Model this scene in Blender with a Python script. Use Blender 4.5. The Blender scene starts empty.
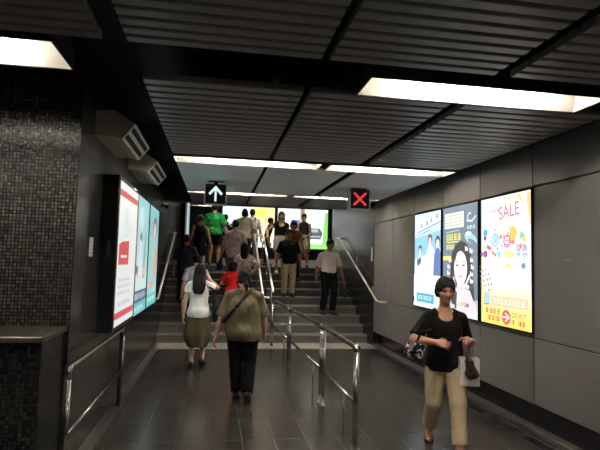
import bpy, bmesh, math, random
import numpy as np
from mathutils import Vector, Matrix

random.seed(7)
SC = bpy.context.scene
COL = SC.collection
PI = math.pi
R = math.radians

# ------------------------------------------------------------------ materials
MATS = {}


def lin(c):
    return tuple((x / 12.92 if x <= 0.04045 else ((x + 0.055) / 1.055) ** 2.4) for x in [v / 255.0 for v in c])


def base_mat(name):
    m = bpy.data.materials.new(name)
    m.use_nodes = True
    nt = m.node_tree
    b = nt.nodes['Principled BSDF']
    return m, nt, b


def pmat(name, col, rough=0.5, metal=0.0, spec=0.5, noise=0.0, nscale=30.0, bump=0.0, coat=0.0):
    """Procedural surface: a colour broken up by noise, optional fine bump."""
    if name in MATS:
        return MATS[name]
    m, nt, b = base_mat(name)
    c = tuple(col) + (1,)
    b.inputs['Base Color'].default_value = c
    b.inputs['Roughness'].default_value = rough
    b.inputs['Metallic'].default_value = metal
    b.inputs['Specular IOR Level'].default_value = spec
    b.inputs['Coat Weight'].default_value = coat
    if noise > 0 or bump > 0:
        tc = nt.nodes.new('ShaderNodeTexCoord')
        nz = nt.nodes.new('ShaderNodeTexNoise')
        nz.inputs['Scale'].default_value = nscale
        nz.inputs['Detail'].default_value = 3
        nt.links.new(tc.outputs['Object'], nz.inputs['Vector'])
        if noise > 0:
            mx = nt.nodes.new('ShaderNodeMix')
            mx.data_type = 'RGBA'
            mx.inputs[6].default_value = tuple(v * (1 - noise) for v in col) + (1,)
            mx.inputs[7].default_value = tuple(min(1, v * (1 + noise)) for v in col) + (1,)
            nt.links.new(nz.outputs['Fac'], mx.inputs[0])
            nt.links.new(mx.outputs[2], b.inputs['Base Color'])
        if bump > 0:
            bp = nt.nodes.new('ShaderNodeBump')
            bp.inputs['Strength'].default_value = bump
            bp.inputs['Distance'].default_value = 0.01
            nt.links.new(nz.outputs['Fac'], bp.inputs['Height'])
            nt.links.new(bp.outputs['Normal'], b.inputs['Normal'])
    MATS[name] = m
    return m


def cloth(rgb, name=None, noise=0.12):
    name = name or 'cloth_%d_%d_%d' % tuple(rgb)
    return pmat(name, lin(rgb), 0.85, 0, 0.2, noise, 40, 0.15)


def emit(rgb, s=1.0, name=None):
    name = name or 'lit_%d_%d_%d_%.2f' % (rgb[0], rgb[1], rgb[2], s)
    if name in MATS:
        return MATS[name]
    m, nt, b = base_mat(name)
    c = lin(rgb)
    b.inputs['Base Color'].default_value = (0.02, 0.02, 0.02, 1)
    b.inputs['Roughness'].default_value = 0.3
    b.inputs['Emission Color'].default_value = c + (1,)
    b.inputs['Emission Strength'].default_value = s
    MATS[name] = m
    return m


def brick_mat(name, w, hgt, mortar, c1, c2, cm, rough, spec=0.5, offset=0.0, bump=0.3, speckle=0.0, rough_var=0.0, metal=0.0):
    if name in MATS:
        return MATS[name]
    m, nt, b = base_mat(name)
    uv = nt.nodes.new('ShaderNodeUVMap')
    br = nt.nodes.new('ShaderNodeTexBrick')
    br.offset = offset
    br.squash = 1.0
    br.inputs['Scale'].default_value = 1.0
    br.inputs['Brick Width'].default_value = w
    br.inputs['Row Height'].default_value = hgt
    br.inputs['Mortar Size'].default_value = mortar
    br.inputs['Mortar Smooth'].default_value = 0.1
    br.inputs['Color1'].default_value = tuple(c1) + (1,)
    br.inputs['Color2'].default_value = tuple(c2) + (1,)
    br.inputs['Mortar'].default_value = tuple(cm) + (1,)
    nt.links.new(uv.outputs['UV'], br.inputs['Vector'])
    out = br.outputs['Color']
    if speckle > 0:
        nz = nt.nodes.new('ShaderNodeTexNoise')
        nz.inputs['Scale'].default_value = 140
        nz.inputs['Detail'].default_value = 2
        nt.links.new(uv.outputs['UV'], nz.inputs['Vector'])
        n2 = nt.nodes.new('ShaderNodeTexNoise')
        n2.inputs['Scale'].default_value = 2.2
        n2.inputs['Detail'].default_value = 4
        nt.links.new(uv.outputs['UV'], n2.inputs['Vector'])
        ad = nt.nodes.new('ShaderNodeMath')
        ad.operation = 'ADD'
        nt.links.new(nz.outputs['Fac'], ad.inputs[0])
        nt.links.new(n2.outputs['Fac'], ad.inputs[1])
        mr = nt.nodes.new('ShaderNodeMapRange')
        mr.inputs['From Min'].default_value = 0.6
        mr.inputs['From Max'].default_value = 1.4
        mr.inputs['To Min'].default_value = 1 - speckle
        mr.inputs['To Max'].default_value = 1 + speckle
        nt.links.new(ad.outputs[0], mr.inputs['Value'])
        mx = nt.nodes.new('ShaderNodeMix')
        mx.data_type = 'RGBA'
        mx.blend_type = 'MULTIPLY'
        mx.inputs[0].default_value = 1
        nt.links.new(out, mx.inputs[6])
        nt.links.new(mr.outputs[0], mx.inputs[7])
        out = mx.outputs[2]
        mr2 = nt.nodes.new('ShaderNodeMapRange')
        mr2.inputs['From Min'].default_value = 0.3
        mr2.inputs['From Max'].default_value = 0.7
        mr2.inputs['To Min'].default_value = rough - rough_var
        mr2.inputs['To Max'].default_value = rough + rough_var
        nt.links.new(n2.outputs['Fac'], mr2.inputs['Value'])
        nt.links.new(mr2.outputs[0], b.inputs['Roughness'])
    else:
        b.inputs['Roughness'].default_value = rough
    nt.links.new(out, b.inputs['Base Color'])
    b.inputs['Specular IOR Level'].default_value = spec
    b.inputs['Metallic'].default_value = metal
    if bump > 0:
        bp = nt.nodes.new('ShaderNodeBump')
        bp.invert = True
        bp.inputs['Strength'].default_value = bump
        bp.inputs['Distance'].default_value = 0.004
        nt.links.new(br.outputs['Fac'], bp.inputs['Height'])
        nt.links.new(bp.outputs['Normal'], b.inputs['Normal'])
    MATS[name] = m
    return m


M_MOSAIC = brick_mat('black_glass_mosaic', 0.027, 0.027, 0.0028, (0.030, 0.028, 0.025), (0.082, 0.077, 0.066), (0.006, 0.006, 0.006), 0.22, 0.55)
M_MOSAIC_DK = brick_mat('dark_glass_mosaic', 0.027, 0.027, 0.0025, (0.008, 0.008, 0.008), (0.028, 0.028, 0.026), (0.004, 0.004, 0.004), 0.26, 0.55)
M_FLOOR = brick_mat('dark_granite_floor', 0.3, 0.6, 0.0035, (0.036, 0.031, 0.027), (0.050, 0.044, 0.039), (0.10, 0.09, 0.08), 0.24, 0.5, 0.0, 0.1, 0.5, 0.03)
M_STEP = brick_mat('grey_granite_step', 1.2, 3.0, 0.003, (0.112, 0.106, 0.094), (0.135, 0.127, 0.114), (0.04, 0.04, 0.04), 0.38, 0.4, 0.0, 0.05, 0.3, 0.05)
M_STEP_EDGE = pmat('step_nosing', (0.19, 0.18, 0.16), 0.5, 0, 0.4, 0.2, 60)
M_KERB = brick_mat('grey_granite_kerb', 0.9, 3.0, 0.003, (0.060, 0.054, 0.047), (0.075, 0.068, 0.06), (0.03, 0.03, 0.03), 0.35, 0.4, 0.0, 0.05, 0.3, 0.05)
M_PANEL = pmat('grey_enamel_panel', (0.152, 0.145, 0.138), 0.33, 0.0, 0.5, 0.05, 1.5)
M_BLACK = pmat('matt_black_paint', (0.008, 0.008, 0.008), 0.6, 0, 0.3)
M_DARK = pmat('dark_grey_paint', (0.03, 0.03, 0.03), 0.5, 0, 0.4)
M_BULK = pmat('bulkhead_grey_paint', (0.055, 0.055, 0.055), 0.45, 0, 0.4)
M_SLAT = pmat('grey_aluminium_slat', (0.225, 0.218, 0.208), 0.38, 0.0, 0.5, 0.06, 4)
M_STEEL = pmat('brushed_stainless', (0.43, 0.415, 0.39), 0.24, 1.0, 0.5, 0.05, 25)
M_BEIGE = pmat('beige_enamel', (0.62, 0.56, 0.47), 0.45, 0, 0.4, 0.04, 6)
M_WHITEPAINT = pmat('white_enamel', (0.75, 0.73, 0.68), 0.4, 0, 0.4)
M_REFL = pmat('white_reflector', (0.80, 0.77, 0.70), 0.45, 0, 0.4)
M_CHROME = pmat('polished_frame', (0.5, 0.48, 0.47), 0.18, 1.0)
M_BLACKGLOSS = pmat('glossy_black_frame', (0.012, 0.012, 0.014), 0.12, 0, 0.6)


def tactile():
    m, nt, b = base_mat('pale_tactile_tile')
    uv = nt.nodes.new('ShaderNodeUVMap')
    vo = nt.nodes.new('ShaderNodeTexVoronoi')
    vo.inputs['Scale'].default_value = 16
    vo.inputs['Randomness'].default_value = 0
    nt.links.new(uv.outputs['UV'], vo.inputs['Vector'])
    mr = nt.nodes.new('ShaderNodeMapRange')
    mr.inputs['From Min'].default_value = 0.25
    mr.inputs['From Max'].default_value = 0.4
    mr.inputs['To Min'].default_value = 1
    mr.inputs['To Max'].default_value = 0
    nt.links.new(vo.outputs['Distance'], mr.inputs['Value'])
    mx = nt.nodes.new('ShaderNodeMix')
    mx.data_type = 'RGBA'
    mx.inputs[6].default_value = (0.20, 0.185, 0.145, 1)
    mx.inputs[7].default_value = (0.34, 0.315, 0.255, 1)
    nt.links.new(mr.outputs[0], mx.inputs[0])
    nt.links.new(mx.outputs[2], b.inputs['Base Color'])
    bp = nt.nodes.new('ShaderNodeBump')
    bp.inputs['Distance'].default_value = 0.005
    nt.links.new(mr.outputs[0], bp.inputs['Height'])
    nt.links.new(bp.outputs['Normal'], b.inputs['Normal'])
    b.inputs['Roughness'].default_value = 0.6
    return m


M_TACTILE = tactile()


def patterned(name, base, spots, scale=30, thr=0.52, rough=0.8, soft=0.03):
    """Printed fabric: blotches of several colours over a base colour."""
    m, nt, b = base_mat(name)
    tc = nt.nodes.new('ShaderNodeTexCoord')
    prev = None
    for i, s in enumerate(spots):
        nz = nt.nodes.new('ShaderNodeTexNoise')
        nz.noise_dimensions = '4D'
        nz.inputs['W'].default_value = i * 7.3
        nz.inputs['Scale'].default_value = scale
        nz.inputs['Detail'].default_value = 1.0
        nt.links.new(tc.outputs['Object'], nz.inputs['Vector'])
        mr = nt.nodes.new('ShaderNodeMapRange')
        mr.inputs['From Min'].default_value = thr
        mr.inputs['From Max'].default_value = thr + soft
        nt.links.new(nz.outputs['Fac'], mr.inputs['Value'])
        mx = nt.nodes.new('ShaderNodeMix')
        mx.data_type = 'RGBA'
        if prev is None:
            mx.inputs[6].default_value = lin(base) + (1,)
        else:
            nt.links.new(prev, mx.inputs[6])
        mx.inputs[7].default_value = lin(s) + (1,)
        nt.links.new(mr.outputs[0], mx.inputs[0])
        prev = mx.outputs[2]
    nt.links.new(prev, b.inputs['Base Color'])
    b.inputs['Roughness'].default_value = rough
    b.inputs['Specular IOR Level'].default_value = 0.2
    return m


# ------------------------------------------------------------------ object helpers
def link(o, parent=None):
    COL.objects.link(o)
    if parent is not None:
        o.parent = parent
    return o


def tag(o, label=None, cat=None, group=None, kind=None):
    if label:
        o['label'] = label
    if cat:
        o['category'] = cat
    if group:
        o['group'] = group
    if kind:
        o['kind'] = kind
    return o


def thing(name, label, cat, loc=(0, 0, 0), rz=0.0, group=None):
    o = bpy.data.objects.new(name, None)
    o.empty_display_size = 0.1
    link(o)
    o.location = loc
    o.rotation_euler = (0, 0, rz)
    return tag(o, label, cat, group)


class MB:
    """Collects shapes and links them as ONE mesh object, UVs in metres by box projection."""

    def __init__(self):
        self.bm = bmesh.new()
        self.mi = 0

    def _mark(self, faces, smooth=False):
        for f in faces:
            f.material_index = self.mi
            f.smooth = smooth

    def box(self, x0, y0, z0, x1, y1, z1, bevel=0.0, seg=1):
        vs = [self.bm.verts.new((x, y, z)) for x in (x0, x1) for y in (y0, y1) for z in (z0, z1)]
        idx = [(0, 1, 3, 2), (4, 6, 7, 5), (0, 4, 5, 1), (2, 3, 7, 6), (0, 2, 6, 4), (1, 5, 7, 3)]
        fs = [self.bm.faces.new([vs[i] for i in q]) for q in idx]
        self._mark(fs)
        if bevel > 0:
            es = list({e for f in fs for e in f.edges})
            r = bmesh.ops.bevel(self.bm, geom=es, offset=bevel, segments=seg, affect='EDGES', profile=0.5)
            self._mark(r['faces'])
        return self

    def prism(self, pts, axis, a, b):
        """Extrude a closed 2D outline. axis 'y': pts are (x,z); 'x': (y,z); 'z': (x,y)."""
        def P(p, t):
            return {'y': (p[0], t, p[1]), 'x': (t, p[0], p[1]), 'z': (p[0], p[1], t)}[axis]
        A = [self.bm.verts.new(P(p, a)) for p in pts]
        B = [self.bm.verts.new(P(p, b)) for p in pts]
        fs = [self.bm.faces.new(A), self.bm.faces.new(B[::-1])]
        n = len(pts)
        for i in range(n):
            fs.append(self.bm.faces.new([A[i], B[i], B[(i + 1) % n], A[(i + 1) % n]]))
        self._mark(fs)
        return self

    def poly(self, pts):
        f = self.bm.faces.new([self.bm.verts.new(p) for p in pts])
        self._mark([f])
        return self

    def tube(self, pts, r, n=10, caps=True, flat=1.0, up=None):
        pts = [Vector(p) for p in pts]
        rs = r if isinstance(r, (list, tuple)) else [r] * len(pts)
        rings = []
        prev = None
        for i, p in enumerate(pts):
            d = (pts[min(i + 1, len(pts) - 1)] - pts[max(i - 1, 0)]).normalized()
            if prev is None:
                u = Vector(up) if up else (Vector((0, 0, 1)) if abs(d.z) < 0.9 else Vector((1, 0, 0)))
            else:
                u = prev
            u = (u - d * u.dot(d)).normalized()
            prev = u
            w = d.cross(u)
            rings.append([self.bm.verts.new(p + (u * math.cos(2 * PI * k / n) * flat + w * math.sin(2 * PI * k / n)) * rs[i]) for k in range(n)])
        fs = []
        for a, b in zip(rings, rings[1:]):
            for k in range(n):
                fs.append(self.bm.faces.new([a[k], a[(k + 1) % n], b[(k + 1) % n], b[k]]))
        self._mark(fs, True)
        if caps:
            self._mark([self.bm.faces.new(rings[0][::-1]), self.bm.faces.new(rings[-1])])
        return self

    def build(self, name, mats, parent=None, uv=True):
        bmesh.ops.recalc_face_normals(self.bm, faces=self.bm.faces[:])
        if uv:
            L = self.bm.loops.layers.uv.new('UVMap')
            for f in self.bm.faces:
                n = f.normal
                ax = max(range(3), key=lambda i: abs(n[i]))
                for l in f.loops:
                    c = l.vert.co
                    l[L].uv = (c.y, c.z) if ax == 0 else ((c.x, c.z) if ax == 1 else (c.x, c.y))
        me = bpy.data.meshes.new(name)
        self.bm.to_mesh(me)
        self.bm.free()
        for m in (mats if isinstance(mats, (list, tuple)) else [mats]):
            me.materials.append(m)
        return link(bpy.data.objects.new(name, me), parent)


def fillet(pts, r, n=5):
    """Round the corners of a polyline."""
    pts = [Vector(p) for p in pts]
    out = [pts[0]]
    for a, b, c in zip(pts, pts[1:], pts[2:]):
        u, v = (a - b), (c - b)
        k = min(r, u.length * 0.45, v.length * 0.45)
        p0, p1 = b + u.normalized() * k, b + v.normalized() * k
        for i in range(n + 1):
            t = i / n
            out.append(p0.lerp(b, t).lerp(b.lerp(p1, t), t))
    out.append(pts[-1])
    return out


def struct(o, label=None):
    o['kind'] = 'structure'
    if label:
        o['label'] = label
    return o


# ------------------------------------------------------------------ the setting
XL, XR = -1.1, 3.2
STEP0, TREAD, RISE, NST = 10.36, 0.30, 0.17, 9
LAND = RISE * NST
YL = STEP0 + TREAD * (NST - 1)

struct(MB().box(-6, -6, -0.1, 3.4, STEP0, 0.0).build('floor', M_FLOOR), 'dark polished granite tile floor')
struct(MB().box(XL, 4.2, 0.0, -0.985, STEP0, 0.006).build('trim_1', M_KERB), 'grey granite border strip along the left wall')
struct(MB().box(XL + 0.045, 9.66, 0.0, XR + 0.05, STEP0 - 0.02, 0.007).build('trim_2', M_TACTILE), 'pale tactile strip at the foot of the stairs')

# left wall: mosaic corner block, then the long side wall
m = MB()
m.prism([(-6, 4.2), (XL, 4.2), (XL, 20.2), (XL - 0.3, 20.2), (XL - 0.3, 4.5), (-6, 4.5)], 'z', 0, 3.95)
struct(m.build('wall_left', M_MOSAIC), 'black mosaic tiled wall with the corner on the left')
m = MB().box(-6, 3.65, 0.0, -1.125, 4.2, 1.07)
lw = struct(m.build('wall_ledge', M_MOSAIC_DK), 'low dark mosaic parapet in front of the corner')
MB().box(-6, 3.63, 1.07, -1.115, 4.2, 1.11, 0.006).build('coping', pmat('brown_stone_coping', (0.055, 0.045, 0.036), 0.28, 0, 0.5, 0.2, 30), lw)
struct(MB().box(-6.2, -6, 0, -6, 4.2, 3.3).build('wall_far_left', M_MOSAIC_DK))
struct(MB().box(-6.2, -6.2, 0, 3.4, -6, 3.3).build('wall_added_behind', M_MOSAIC_DK))  # unseen wall added across the open hall to hold the light in

# right wall: enamel panels with open joints over a dark backing
ys = [9.95] + [8.88 - 1.045 * i for i in range(15)]
m = MB()
G = 0.006
for a, b in zip(ys[1:], ys[:-1]):
    for z0, z1 in ((0.29, 0.95), (0.95, 2.49), (2.49, 3.15)):
        m.box(XR, a + G, z0 + G, XR + 0.03, b - G, z1 - G, 0.004)
wr = struct(m.build('wall_right', M_PANEL), 'grey enamel panel wall on the right')
MB().box(XR + 0.045, ys[-1], 0.29, XR + 0.3, 9.95, 3.3).build('panel_backing', M_BLACK, wr)
struct(MB().box(XR + 0.10, ys[-1], 0.0, XR + 0.3, 9.95, 0.29).build('baseboard_right', M_BLACKGLOSS), 'recessed black plinth under the panels')
m = MB().box(XR - 0.01, ys[-1], 0.0, XR + 0.10, 9.95, 0.055, 0.006)
struct(m.build('trim_3', M_KERB), 'grey granite kerb under the right wall')
m = MB()
y = -2.0
while y < 9.4:
    m.box(3.02, y, -0.002, 3.12, y + 0.42, 0.003)
    y += 0.62
struct(m.build('trim_4', pmat('dark_drain_slot', (0.006, 0.006, 0.006), 0.7, 0, 0.2)), 'row of dark drain slots in the floor by the right wall')

# stairs
st = bpy.data.objects.new('stairs', None)
link(st)
struct(st, 'grey granite staircase of nine steps up to the landing')
for i in range(NST):
    y0 = STEP0 + TREAD * i
    y1 = y0 + TREAD if i < NST - 1 else y0 + 0.02
    s = MB().box(XL, y0, 0.0, XR, y1, RISE * (i + 1)).build('step', M_STEP, st)
    MB().box(XL, y0 - 0.012, RISE * (i + 1) - 0.035, XR, y0 + 0.05, RISE * (i + 1) + 0.002, 0.004).build('nosing', M_STEP_EDGE, s)
struct(MB().box(XL, YL + 0.02, 0.0, 6.2, 20.2, LAND).build('floor_landing', M_STEP), 'landing at the top of the stairs')
struct(MB().box(XR, 9.95, 0.0, XR + 0.3, 13.8, 3.95).build('wall_stairs_right', M_MOSAIC_DK), 'glossy black mosaic wall beside the stairs')
struct(MB().box(0.08, 15.5, LAND, 6.2, 15.75, 3.95).build('wall_back', M_MOSAIC_DK), 'dark end wall of the landing')
struct(MB().box(0.08, 15.75, LAND, 0.33, 20.0, 3.95).build('wall_passage', M_MOSAIC_DK))
struct(MB().box(XL, 20.0, LAND, 0.33, 20.2, 3.95).build('wall_passage_end', M_BULK))
struct(MB().box(6.0, 13.8, LAND, 6.2, 15.5, 3.95).build('wall_landing_right', M_MOSAIC_DK))
struct(MB().box(XR + 0.3, 13.6, LAND, 6.2, 13.8, 3.95).build('wall_landing_front', M_MOSAIC_DK))
struct(MB().box(0.1, 15.46, LAND, 6.0, 15.5, LAND + 0.20, 0.004).build('baseboard_back', pmat('pale_stone_skirting', (0.42, 0.41, 0.38), 0.4, 0, 0.4, 0.1, 20)))

# ceiling: dark void, bulkhead over the stairs and hung panels of slats
ce = struct(MB().box(-6.2, -6.2, 3.25, 3.5, 10.70, 3.35).build('ceiling', M_BLACK), 'dark ceiling void hung with panels of grey slats')
struct(MB().box(XL, 10.70, 2.86, XR + 0.3, 10.95, 4.05).build('ceiling_bulkhead', M_BULK), 'grey bulkhead where the ceiling rises over the stairs')
struct(MB().box(XL - 0.3, 10.95, 3.95, 6.2, 20.2, 4.05).build('ceiling_landing', M_BULK))
MODX = [(-0.53, 0.57), (0.625, 1.68), (1.80, 2.975)]
LEFTX = [(-1.80, -0.67), (-2.95, -1.86), (-4.1, -3.0)]
PROF = [(0.0, 0.045), (0.0, 0.014), (0.006, 0.004), (0.016, 0.0)]


def slat_panel(x0, x1, y0, y1, pitch, z=2.855):
    m = MB()
    n = max(1, int(round((y1 - y0) / pitch)))
    p = (y1 - y0) / n
    w = p * 0.86
    for k in range(n):
        a = y0 + k * p
        prof = [(a + u, z + v) for u, v in PROF] + [(a + w - u, z + v) for u, v in PROF[::-1]]
        m.prism(prof, 'x', x0, x1)
    for xx in (x0 + 0.2, x1 - 0.2):
        m.box(xx - 0.02, y0, z + 0.045, xx + 0.02, y1, z + 0.075)
    return m.build('slat_panel', M_SLAT, ce)


for y0, y1, pitch, left in ((-5.2, -2.75, 0.105, 1), (-2.3, 0.1, 0.105, 1), (0.55, 2.88, 0.105, 1), (3.43, 5.86, 0.135, 0), (9.2, 10.66, 0.105, 0)):
    for x0, x1 in MODX + (LEFTX if left else []):
        slat_panel(x0, x1, y0, y1, pitch)

M_FLAT = pmat('pale_grey_ceiling_panel', (0.70, 0.72, 0.70), 0.45, 0.0, 0.4, 0.03, 2)
for x0, x1 in MODX:
    MB().box(x0, 6.35, 2.853, x1, 8.84, 2.88, 0.004).build('flat_panel', M_FLAT, ce)

# ------------------------------------------------------------------ fluorescent lights
TUBE = 140.0
M_TUBE = None


def tube_mat():
    m, nt, b = base_mat('fluorescent_tube')
    b.inputs['Base Color'].default_value = (0.8, 0.8, 0.8, 1)
    b.inputs['Emission Color'].default_value = (1.0, 0.93, 0.86, 1)
    b.inputs['Emission Strength'].default_value = TUBE
    return m


M_TUBE = tube_mat()


def ceiling_light(x0, x1, y0, y1, label, z=2.845, group='fluorescent lights in the ceiling', hood=0.15):
    t = thing('ceiling_light', label, 'ceiling light', ((x0 + x1) / 2, (y0 + y1) / 2, z), 0, group)
    cx, cy = (x0 + x1) / 2, (y0 + y1) / 2
    a, b = (x1 - x0) / 2, (y1 - y0) / 2
    tk = 0.008
    # outer sheet metal housing with thickness: walls and top
    m = MB()
    m.box(-a - tk, -b - tk, 0, -a, b + tk, hood)
    m.box(a, -b - tk, 0, a + tk, b + tk, hood)
    m.box(-a, -b - tk, 0, a, -b, hood)
    m.box(-a, b, 0, a, b + tk, hood)
    m.box(-a - tk, -b - tk, hood, a + tk, b + tk, hood + tk)
    m.build('housing', M_DARK, t)
    # slanted white reflector: thin sheets from the lip up to the top strip
    m = MB()
    iy, ix, zt = b * 0.42, a - 0.06, hood - 0.004
    g = 0.001
    A = [(-a + g, -b + g, 0.002), (a - g, -b + g, 0.002), (a - g, b - g, 0.002), (-a + g, b - g, 0.002)]
    B = [(-ix, -iy, zt), (ix, -iy, zt), (ix, iy, zt), (-ix, iy, zt)]
    for i in range(4):
        m.poly([A[i], A[(i + 1) % 4], B[(i + 1) % 4], B[i]])
    m.poly(B)
    m.build('reflector', M_REFL, t)
    m = MB()
    m.tube([(-ix + 0.24, 0, hood - 0.045), (ix - 0.24, 0, hood - 0.045)], 0.014, 10)
    m.build('tube', M_TUBE, t)
    for s in (-1, 1):
        MB().box(s * (ix - 0.225) - 0.015, -0.012, hood - 0.065, s * (ix - 0.225) + 0.015, 0.012, hood - 0.004).build('lamp_holder', M_WHITEPAINT, t)
    return t


ceiling_light(0.945, 2.655, 3.04, 3.38, 'nearest bright fluorescent light, upper right near the grey wall')
ceiling_light(-2.66, -0.955, 2.93, 3.35, 'fluorescent light in a dark hood at the upper left above the mosaic block')
ceiling_light(-0.53, 1.235, 5.93, 6.28, 'left fluorescent light of the middle row, ahead of the up arrow sign')
ceiling_light(1.345, 2.97, 5.93, 6.30, 'right fluorescent light of the middle row, reaching the grey wall')
ceiling_light(-0.53, 1.235, 8.90, 9.12, 'far fluorescent light behind the up arrow sign')
ceiling_light(1.345, 2.97, 8.90, 9.12, 'far fluorescent light behind the red cross sign')
for yy in (0.15, -2.7):
    for x0, x1 in ((-2.66, -0.955), (0.945, 2.655)):
        ceiling_light(x0, x1, yy, yy + 0.34, 'fluorescent light of a row further back in the passage, behind the camera')
for yy, x0, x1 in ((12.2, -0.4, 1.0), (12.2, 1.3, 2.7), (14.4, 0.6, 2.0), (14.4, 2.4, 3.8)):
    ceiling_light(x0, x1, yy, yy + 0.25, 'fluorescent light on the high ceiling of the landing, hidden by the bulkhead', 3.79)
ceiling_light(-0.95, -0.1, 17.9, 18.1, 'small distant fluorescent light in the passage beyond the landing', 3.56)

# ------------------------------------------------------------------ lit posters
FONT_CACHE = {}


def text_tris(s):
    """Outline triangles of a line of lettering, height about 1, start at x=0."""
    if s in FONT_CACHE:
        return FONT_CACHE[s]
    cu = bpy.data.curves.new('lettering', 'FONT')
    cu.body = s
    cu.size = 1.0
    o = bpy.data.objects.new('lettering', cu)
    COL.objects.link(o)
    dg = bpy.context.evaluated_depsgraph_get()
    me = o.evaluated_get(dg).to_mesh()
    me.calc_loop_triangles()
    vs = [(v.co.x, v.co.y) for v in me.vertices]
    tr = [tuple(t.vertices) for t in me.loop_triangles]
    bpy.data.objects.remove(o)
    bpy.data.curves.remove(cu)
    FONT_CACHE[s] = (vs, tr)
    return FONT_CACHE[s]


class Art:
    """Flat printed artwork in poster coordinates (u right, v up, both 0..1), each layer a hair above the last."""

    def __init__(self, W, H, place, s=1.0, pale=0.0):
        self.W, self.H, self.place, self.s, self.pale = W, H, place, s, pale
        self.bm = bmesh.new()
        self.mats, self.idx = [], {}
        self.layer = 1

    def mi(self, col, s=None):
        col = tuple(int(c + (255 - c) * self.pale) for c in col)  # white mixed in: bright haze painted into the print colours
        k = (col, s or self.s)
        if k not in self.idx:
            self.idx[k] = len(self.mats)
            self.mats.append(emit(k[0], k[1]))
        return self.idx[k]

    def face(self, pts, mi):
        try:
            f = self.bm.faces.new([self.bm.verts.new(self.place(u * self.W, v * self.H, self.layer * 0.0005)) for u, v in pts])
            f.material_index = mi
        except ValueError:
            pass

    def poly(self, pts, col, s=None):
        c = lambda p: (min(max(p[0], 0.0), 1.0), min(max(p[1], 0.0), 1.0))
        self.face([c(p) for p in pts], self.mi(col, s))
        self.layer += 1
        return self

    def rect(self, u0, v0, u1, v1, col, s=None):
        return self.poly([(u0, v0), (u1, v0), (u1, v1), (u0, v1)], col, s)

    def ell(self, u, v, ru, rv, col, s=None, rot=0, n=20):
        c, sn = math.cos(rot), math.sin(rot)
        pts = []
        for i in range(n):
            a = 2 * PI * i / n
            x, y = ru * math.cos(a) * self.W, rv * math.sin(a) * self.H
            pts.append((u + (x * c - y * sn) / self.W, v + (x * sn + y * c) / self.H))
        return self.poly(pts, col, s)

    def ring(self, u, v, r, t, col, s=None, n=24, a0=0, a1=2 * PI):
        mi = self.mi(col, s)
        for i in range(n):
            q = []
            for a, rr in ((i, r), (i + 1, r), (i + 1, r - t), (i, r - t)):
                th = a0 + (a1 - a0) * a / n
                q.append((u + rr * math.cos(th) / self.W, v + rr * math.sin(th) / self.H))
            self.face(q, mi)
        self.layer += 1
        return self

    def line(self, pts, w, col, s=None):
        mi = self.mi(col, s)
        P = [Vector((u * self.W, v * self.H)) for u, v in pts]
        for a, b in zip(P, P[1:]):
            d = (b - a).normalized() * (w / 2)
            n = Vector((-d.y, d.x))
            q = [a + n - d, a - n - d, b - n + d, b + n + d]
            self.face([(p.x / self.W, p.y / self.H) for p in q], mi)
        self.layer += 1
        return self

    def text(self, s_, u, v, hgt, col, wid=None, rot=0, s=None):
        vs, tr = text_tris(s_)
        if not vs:
            return self
        x0 = min(p[0] for p in vs)
        x1 = max(p[0] for p in vs)
        sx = (wid * self.W / (x1 - x0)) if wid else hgt * self.H / 0.73
        sy = hgt * self.H / 0.73
        mi = self.mi(col, s)
        c, sn = math.cos(rot), math.sin(rot)
        P = []
        for px, py in vs:
            x, y = (px - x0) * sx, py * sy
            P.append((u + (x * c - y * sn) / self.W, v + (x * sn + y * c) / self.H))
        for t in tr:
            self.face([P[i] for i in t], mi)
        self.layer += 1
        return self

    def glyphs(self, n, u, v, w, hgt, col, s=None, seed=1, rot=0):
        """A run of small unreadable brush characters."""
        rnd = random.Random(seed)
        cw = w / n
        mi = self.mi(col, s)
        for k in range(n):
            x0 = u + k * cw
            y0 = v + k * cw * rot
            ww, t = cw * 0.80, hgt * 0.15
            for yy in (0.08, 0.46, 0.84):
                a = rnd.uniform(0, 0.2)
                self.face([(x0 + ww * a, y0 + hgt * yy), (x0 + ww * (1 - a * 0.6), y0 + hgt * yy), (x0 + ww * (1 - a * 0.6), y0 + hgt * yy + t), (x0 + ww * a, y0 + hgt * yy + t)], mi)
            for xx in rnd.sample([0.08, 0.3, 0.5, 0.7, 0.86], 2):
                self.face([(x0 + ww * xx, y0), (x0 + ww * xx + ww * 0.17, y0), (x0 + ww * xx + ww * 0.17, y0 + hgt * 0.95), (x0 + ww * xx, y0 + hgt * 0.95)], mi)
        self.layer += 1
        return self

    def build(self, name, parent):
        me = bpy.data.meshes.new(name)
        self.bm.to_mesh(me)
        self.bm.free()
        for m in self.mats:
            me.materials.append(m)
        return link(bpy.data.objects.new(name, me), parent)


def place_right(yfar, z0, x):
    return lambda u, v, d: (x - d, yfar - u, z0 + v)      # seen from the left: far end is on the left


def place_left(ynear, z0, x):
    return lambda u, v, d: (x + d, ynear + u, z0 + v)     # seen from the right: near end is on the left


def place_back(x0, z0, y):
    return lambda u, v, d: (x0 + u, y - d, z0 + v)


def ramp(a, v0, v1, c0, c1, n=14, u0=0.0, u1=1.0):
    """A printed colour blend between two heights."""
    for i in range(n):
        t = (i + 0.5) / n
        col = tuple(int(c0[k] + (c1[k] - c0[k]) * t) for k in range(3))
        a.face([(u0, v0 + (v1 - v0) * i / n), (u1, v0 + (v1 - v0) * i / n), (u1, v0 + (v1 - v0) * (i + 1) / n), (u0, v0 + (v1 - v0) * (i + 1) / n)], a.mi(col))
    a.layer += 1


PS = 1.12   # brightness of the backlit prints


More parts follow.
